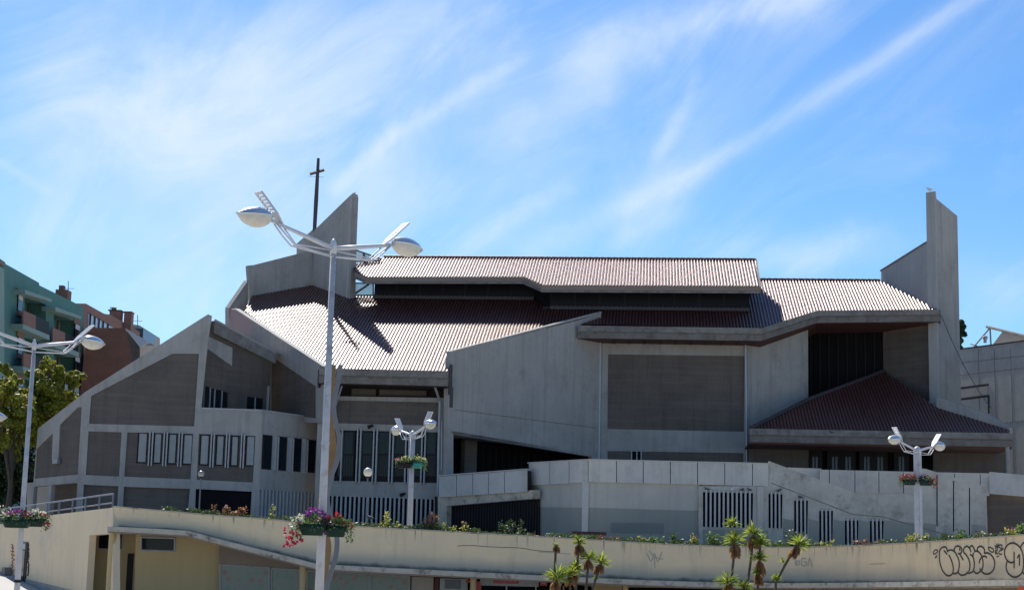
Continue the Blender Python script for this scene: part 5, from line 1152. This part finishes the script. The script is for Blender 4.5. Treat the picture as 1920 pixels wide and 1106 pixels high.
for a in [
 ('wide bush of rusty pink leaves above the dark basement opening', 432, 962, 62, 16, 'leafrust', 'fpink', 420),
 ('low dry weed with yellow leaves left of the tall lamp', 505, 972, 16, 24, 'leafyel', None, 60),
 ('small dry rusty plant just left of the white petunias', 528, 975, 14, 14, 'leafrust', None, 50),
 ('small rusty plant right of the tall lamp basket', 706, 990, 22, 9, 'leafrust', None, 90),
 ('loose green bush with pale yellow tips left of the short lamp', 731, 991, 24, 24, 'leafyel', 'fyellow', 170),
 ('low yellow green plant at the foot of the short lamp', 754, 994, 20, 12, 'leafyel', None, 90),
 ('tall dry rose bush with rusty leaves right of the short lamp', 799, 997, 52, 28, 'leafrust', 'fpink', 420),
 ('single bright rose stem with green leaves beside the dry rose bush', 826, 998, 12, 20, 'leafgreen', 'fpink', 60),
 ('thin rose with one pink bloom before the garage gate', 881, 1001, 14, 20, 'leafyel', 'fpink', 60),
 ('low yellow flowered plant before the garage gate at left', 860, 1000, 14, 10, 'leafyel', 'fyellow', 70),
 ('wide dark feathery bush before the garage gate', 951, 1003, 58, 24, 'leafdk', None, 420),
 ('small rusty plant right of the feathery bush', 1001, 1006, 12, 8, 'leafrust', None, 60),
 ('red flowered plant under the wooden bench', 1116, 1014, 18, 9, 'leafrust', 'fred', 90),
 ('rusty low plant at the right end of the wooden bench', 1140, 1015, 20, 10, 'leafrust', None, 90),
 ('tiny green sprout before the pale basement wall', 1170, 1016, 12, 9, 'leafgreen', None, 50),
 ('low yellow green plant before the painted patch', 1198, 1018, 20, 11, 'leafyel', 'fyellow', 100),
 ('spiky green bush before the painted patch', 1228, 1020, 26, 14, 'leafgreen', None, 170),
 ('dense dark green bush right of the spiky one', 1261, 1022, 30, 17, 'leafdk', None, 260),
 ('pale bush of yellow rusty leaves before the wide slatted window', 1291, 1023, 18, 20, 'leafyel', 'fpink', 130),
 ('light green bush with yellow blooms under the wide slatted window', 1334, 1025, 34, 22, 'leafgreen', 'fyellow', 300),
 ('low green plant left of the yucca trio', 1364, 1026, 16, 10, 'leafgreen', None, 80),
 ('low pink rusty plant between the yucca stems', 1396, 1027, 18, 14, 'leafrust', 'fpink', 110),
 ('bright green low bush between the yuccas', 1444, 1028, 32, 12, 'leafgreen', None, 230),
 ('dark fan shaped plant behind the leaning yucca', 1474, 1028, 28, 26, 'leafdk', None, 220),
 ('low pale flowered plant under the stair windows', 1532, 1027, 30, 10, 'leafyel', 'fyellow', 150),
 ('wide low rusty plant under the last small windows', 1600, 1026, 48, 12, 'leafrust', 'fpink', 300),
 ('small green plant right of the rusty one', 1642, 1024, 16, 8, 'leafgreen', None, 70),
 ('yellow green rose with pink blooms left of the thick lamp', 1684, 1021, 24, 18, 'leafyel', 'fpink', 200),
 ('golden rose bush touching the thick lamp', 1708, 1020, 16, 16, 'leafyel', 'fyellow', 130),
 ('dark green round bush right of the thick lamp', 1747, 1018, 30, 20, 'leafdk', None, 300),
 ('sparse green bush under the wall slits', 1777, 1016, 24, 16, 'leafgreen', None, 140),
 ('small reddish plant under the last wall slit', 1812, 1013, 10, 16, 'leafrust', 'fyellow', 60),
 ('green plant with purple blooms above the graffiti', 1850, 1010, 22, 16, 'leafyel', 'fpurple', 150),
 ('large bright green bush above the graffiti', 1876, 1008, 34, 20, 'leafgreen', None, 360),
 ('pink brown bush at the right edge', 1908, 1006, 34, 16, 'leafrust', 'fpink', 300)]: shrub(*a, seed=5)
rng = random.Random(77); bm = BM()
for i in range(4, len(wtop)-1):
    a, b, n = wtop[i], wtop[i+1], wn_[i]
    cl_ = rng.random()
    for _ in range(int(120+260*cl_)):
        p = a.lerp(b, rng.random())-n*rng.uniform(.32, 1.5)-ZU*.10; leaves(bm, 1, lambda: p+ZU*rng.uniform(0.02, .16+.22*cl_), .10, rng)
tag(obj('ground_cover', bm, 'leafdk', recalc=False), 'low dark ground cover along the top of the cream wall', 'ground cover', kind='stuff')

# ================================================================= YUCCAS
def yucca(label, stem, heads, Y=64, seed=0):
    rng = random.Random(seed); b = pY(*stem[0], Y); b.z = gh(b.x, b.y)
    t = thing('yucca', label, 'yucca', tuple(b), 0, None); pts = [b]+[pY(x, y, Y) for x, y in stem[1:]]
    bm = BM(); tube(bm, pts, [.07]+[.05]*(len(pts)-1), 7); obj('trunk', bm, 'bark', t)
    for hx, hy, rpx, dead, tilt in heads:
        c = pY(hx, hy, Y); r_ = rpx/FPX*Y*1.3; tilt += rng.uniform(-9, 9); r_ *= rng.uniform(.92, 1.12); ax = Vector((math.sin(R(tilt)), rng.uniform(-.15, .1), math.cos(R(tilt)))).normalized()
        bm = BM()
        for k in range(int(80 if r_ > .25 else 34)):
            th = math.acos(rng.uniform(-.2, 1)); ph_ = rng.uniform(0, 6.28); a = ax.orthogonal().normalized(); bq = ax.cross(a)
            d = (ax*math.cos(th)+(a*math.cos(ph_)+bq*math.sin(ph_))*math.sin(th)).normalized(); L = r_*rng.uniform(.85, 1.25); w_ = .029; s = d.cross(ZU if abs(d.z) < .9 else Vector((1, 0, 0))).normalized()*w_
            o = c-ax*r_*.35*rng.random(); m_ = o+d*L*.55; e = o+d*L-ZU*L*.10*math.sin(th)
            v = [bm.verts.new(q) for q in (o-s*.5, o+s*.5, m_+s, e, m_-s)]; bm.faces.new(v)
        ro = obj('leaf_rosette', bm, 'yucca', t, recalc=False)
        if dead:
            bm = BM()
            for k in range(70):
                ph_ = rng.uniform(0, 6.28); u = rng.random(); o = c-ax*(r_*.25+u*dead/FPX*Y*.45); sp = Vector((math.cos(ph_), math.sin(ph_), 0))
                e = o-ax*dead/FPX*Y*.55+sp*(.10+.14*rng.random())*min(1, r_/.3); s = sp.cross(ZU)*.03; m_ = o.lerp(e, .5)+sp*.08
                bm.faces.new([bm.verts.new(q) for q in (o-s*.4, o+s*.4, m_+s, e, m_-s)])
            obj('dead_leaves', bm, 'deadleaf', ro, recalc=False)
yucca('thin nearly bare yucca stem with a dry tip, leftmost of its clump', [(1040, 1160), (1038, 1100), (1041, 1050), (1042, 1024)], [(1042, 1019, 6, 16, 0)], seed=1)
yucca('big low yucca head in front, left clump by the red signs', [(1047, 1160), (1046, 1100)], [(1046, 1077, 19, 26, 0)], 63, 2)
yucca('low yucca head half hidden in the middle of the left clump', [(1068, 1160), (1069, 1100)], [(1068, 1070, 15, 26, 0)], 63.5, 3)
yucca('tallest yucca of the left clump with a yellowish top at the wall coping', [(1078, 1160), (1080, 1085), (1083, 1045), (1086, 1015)], [(1086, 1013, 13, 26, 5), (1079, 1062, 13, 26, 0)], 64, 4)
yucca('slender yucca with drooping brown leaves below the wall scratch', [(1097, 1160), (1099, 1100), (1103, 1055)], [(1104, 1041, 16, 24, 0)], 64, 5)
yucca('rightmost leaning yucca of the left clump', [(1110, 1160), (1112, 1100), (1122, 1070), (1127, 1055)], [(1127, 1049, 15, 24, 4), (1116, 1082, 6, 0, 10)], 64, 6)
yucca('tall double headed yucca before the wide slatted window', [(1370, 1160), (1371, 1090), (1376, 1040), (1375, 1010)], [(1373, 979, 14, 0, 0), (1377, 1008, 18, 34, 0)], 62, 7)
yucca('low broad yucca head at the foot of the tall double headed one', [(1362, 1160), (1364, 1100)], [(1364, 1086, 17, 20, 0)], 61.5, 8)
yucca('second tall yucca with a spiky top right of the double headed one', [(1398, 1160), (1402, 1090), (1409, 1040), (1411, 1010)], [(1412, 996, 17, 30, 0)], 62, 9)
yucca('shaggy yucca clad in green leaves down its stem, right of the tall pair', [(1418, 1160), (1421, 1090), (1424, 1060), (1425, 1020)], [(1426, 1014, 15, 0, 0), (1423, 1042, 15, 36, 0), (1420, 1070, 10, 26, 0)], 61.8, 10)
yucca('small ground level yucca between the taller stems', [(1394, 1160), (1395, 1110)], [(1395, 1096, 15, 14, 0)], 61.3, 11)
yucca('single leaning yucca with a tilted head over the wall top', [(1447, 1170), (1455, 1090), (1474, 1055), (1494, 1020)], [(1500, 1016, 17, 32, 28), (1468, 1050, 7, 0, 0), (1455, 1082, 9, 0, -10)], 62, 12)

# ================================================================= BENCH, GLOBES, SPOTLIGHTS, BIRDS
b0 = pY(1090, 1012, 74.5); bn = thing('wooden_bench', 'dark reddish wooden bench on the terrace behind the wall', 'bench', tuple(b0))
z_ = pY(1090, 1001, 74.5).z
bm = BM(); lbox(bm, (b0.x+.35, 74.7, z_+.05), (1.55, .06, .16)); obj('backrest', bm, 'wood', bn)
bm = BM(); lbox(bm, (b0.x-.1, 74.4, z_-.12), (2.2, .42, .06)); obj('seat', bm, 'wood', bn)
for sx in (-.95, .75):
    for sy in (74.25, 74.6):
        bm = BM(); lbox(bm, (b0.x+sx, sy, (z_-.15+b0.z-.5)/2), (.07, .07, z_-.15-b0.z+.5)); obj('leg', bm, 'wood', bn)
def globe(label, px, py, Y, r, mt, zb):
    c = pY(px, py, Y); t = thing('globe_lamp', label, 'globe lamp', (c.x, c.y, zb), 0, 'globe lamps on thin posts')
    bm = BM(); tube(bm, [(0, 0, 0), (0, 0, c.z-zb-r)], .035, 8); obj('post', bm, 'railing', t, local=True)
    bm = BM(); bmesh.ops.create_uvsphere(bm, u_segments=20, v_segments=14, radius=r); bm.transform(Matrix.Translation((0, 0, c.z-zb))); obj('globe', bm, mt, t, local=True, smooth=True)
    bm = BM(); lathe(bm, [(.05, 0), (.08, .05), (.08, .09), (.04, .1)], (0, 0, c.z-zb-r-.06), 10); obj('collar', bm, 'black', t, local=True)
globe('cream globe lamp on a thin post before the tall church windows', 690, 885, 80, .215, mat('cream_globe', (.75, .68, .52), .3, (.6, .53, .4), 3), 2.9)
globe('dull grey globe lamp on a thin post before the hall', 377, 888, 84, .16, mat('dull_globe', (.30, .29, .26), .3), 3.3)
def spot(label, px, py, pl):
    c = pl.hit(px, py)+pl.n*.35; t = thing('spotlight', label, 'spotlight', tuple(c), 0, 'small dark spotlights on the church wall')
    bm = BM(); tube(bm, [c+Vector((-.16, -.05, -.07)), c+Vector((.14, .02, .07))], [.12, .07], 10); obj('housing', bm, 'black', t)
    bm = BM(); tube(bm, [c+Vector((.12, .0, .05)), c-pl.n*.36+Vector((.12, 0, .05))], .02, 5); obj('bracket', bm, 'black', t)
spot('small dark spotlight above the tall church windows', 697, 800, FC); spot('small dark spotlight between the tall windows and basement slats', 757, 927, FC)
def bird(label, p, yaw, s, mt, name='pigeon', group=None):
    t = thing(name, label, 'bird', tuple(p), yaw, group)
    prof = [(-.19, .10, .006, .004), (-.12, .115, .022, .014), (-.05, .12, .05, .045), (.02, .125, .062, .062), (.08, .14, .052, .058), (.115, .175, .032, .036), (.13, .205, .03, .032), (.15, .215, .022, .024), (.168, .213, .006, .006)]
    bm = BM(); rings = []
    for x, z, ry, rz in prof: rings.append([bm.verts.new((x*s, ry*s*math.cos(k*math.pi/5), (z+rz*math.sin(k*math.pi/5))*s)) for k in range(10)])
    for i in range(len(rings)-1):
        for k in range(10): bm.faces.new((rings[i][k], rings[i][(k+1) % 10], rings[i+1][(k+1) % 10], rings[i+1][k]))
    bm.faces.new(rings[0]); bm.faces.new(rings[-1][::-1])
    for sy in (-1, 1): tube(bm, [(.0, sy*.02*s, .08*s), (.005*s, sy*.02*s, 0)], .006*s, 4)
    obj('body', bm, mt, t, local=True, smooth=True)
    bm = BM(); tube(bm, [(.16*s, 0, .212*s), (.2*s, 0, .203*s)], [.008*s, .002*s], 5); obj('beak', bm, 'orange' if mt == 'gull' else 'black', t, local=True)
bird('white gull perched on the tip of the left fin', T1.hit(659.5, 366)-T1.n*.2+ZU*.0, R(70), 1.35, 'gull', 'gull')
bird('gull perched on the top of the right fin', Vector((b.x, b.y, 0))+ZU*(T2.hit(1749, 360).z+.0) if False else T2.hit(1749, 360)-T2.n*.2, R(180), 1.6, 'gull', 'gull')
for lab, x, y, pl_, yw_, mt in (('grey pigeon at the left end of the wide slatted window', 1326, 921, PF, 160, 'feather'), ('white pigeon above the middle of the wide slatted window', 1372, 921, PF, 20, 'gull'),
     ('dark pigeon at the right end of the wide slatted window', 1406, 922.5, PF, 200, 'feather'), ('crouching grey pigeon between the white and the dark one', 1391, 922, PF, 30, 'feather'),
     ('grey pigeon on the first narrow slatted window', 1460, 923.5, PF, 10, 'feather'), ('dark pigeon on the second narrow slatted window', 1501, 936, PF, 150, 'feather')):
    bird(lab, pl_.hit(x, y)+pl_.n*.05, R(yw_), 1.0, mt)
bird('dark pigeon on the porch gutter beam', RP3.hit(1559, 814)+ZU*.0-BV*.15, R(170), 1.0, 'feather')
bird('dark pigeon on the planting strip before the basement slats', pY(694, 977, 71.5), R(150), 1.3, 'feather')
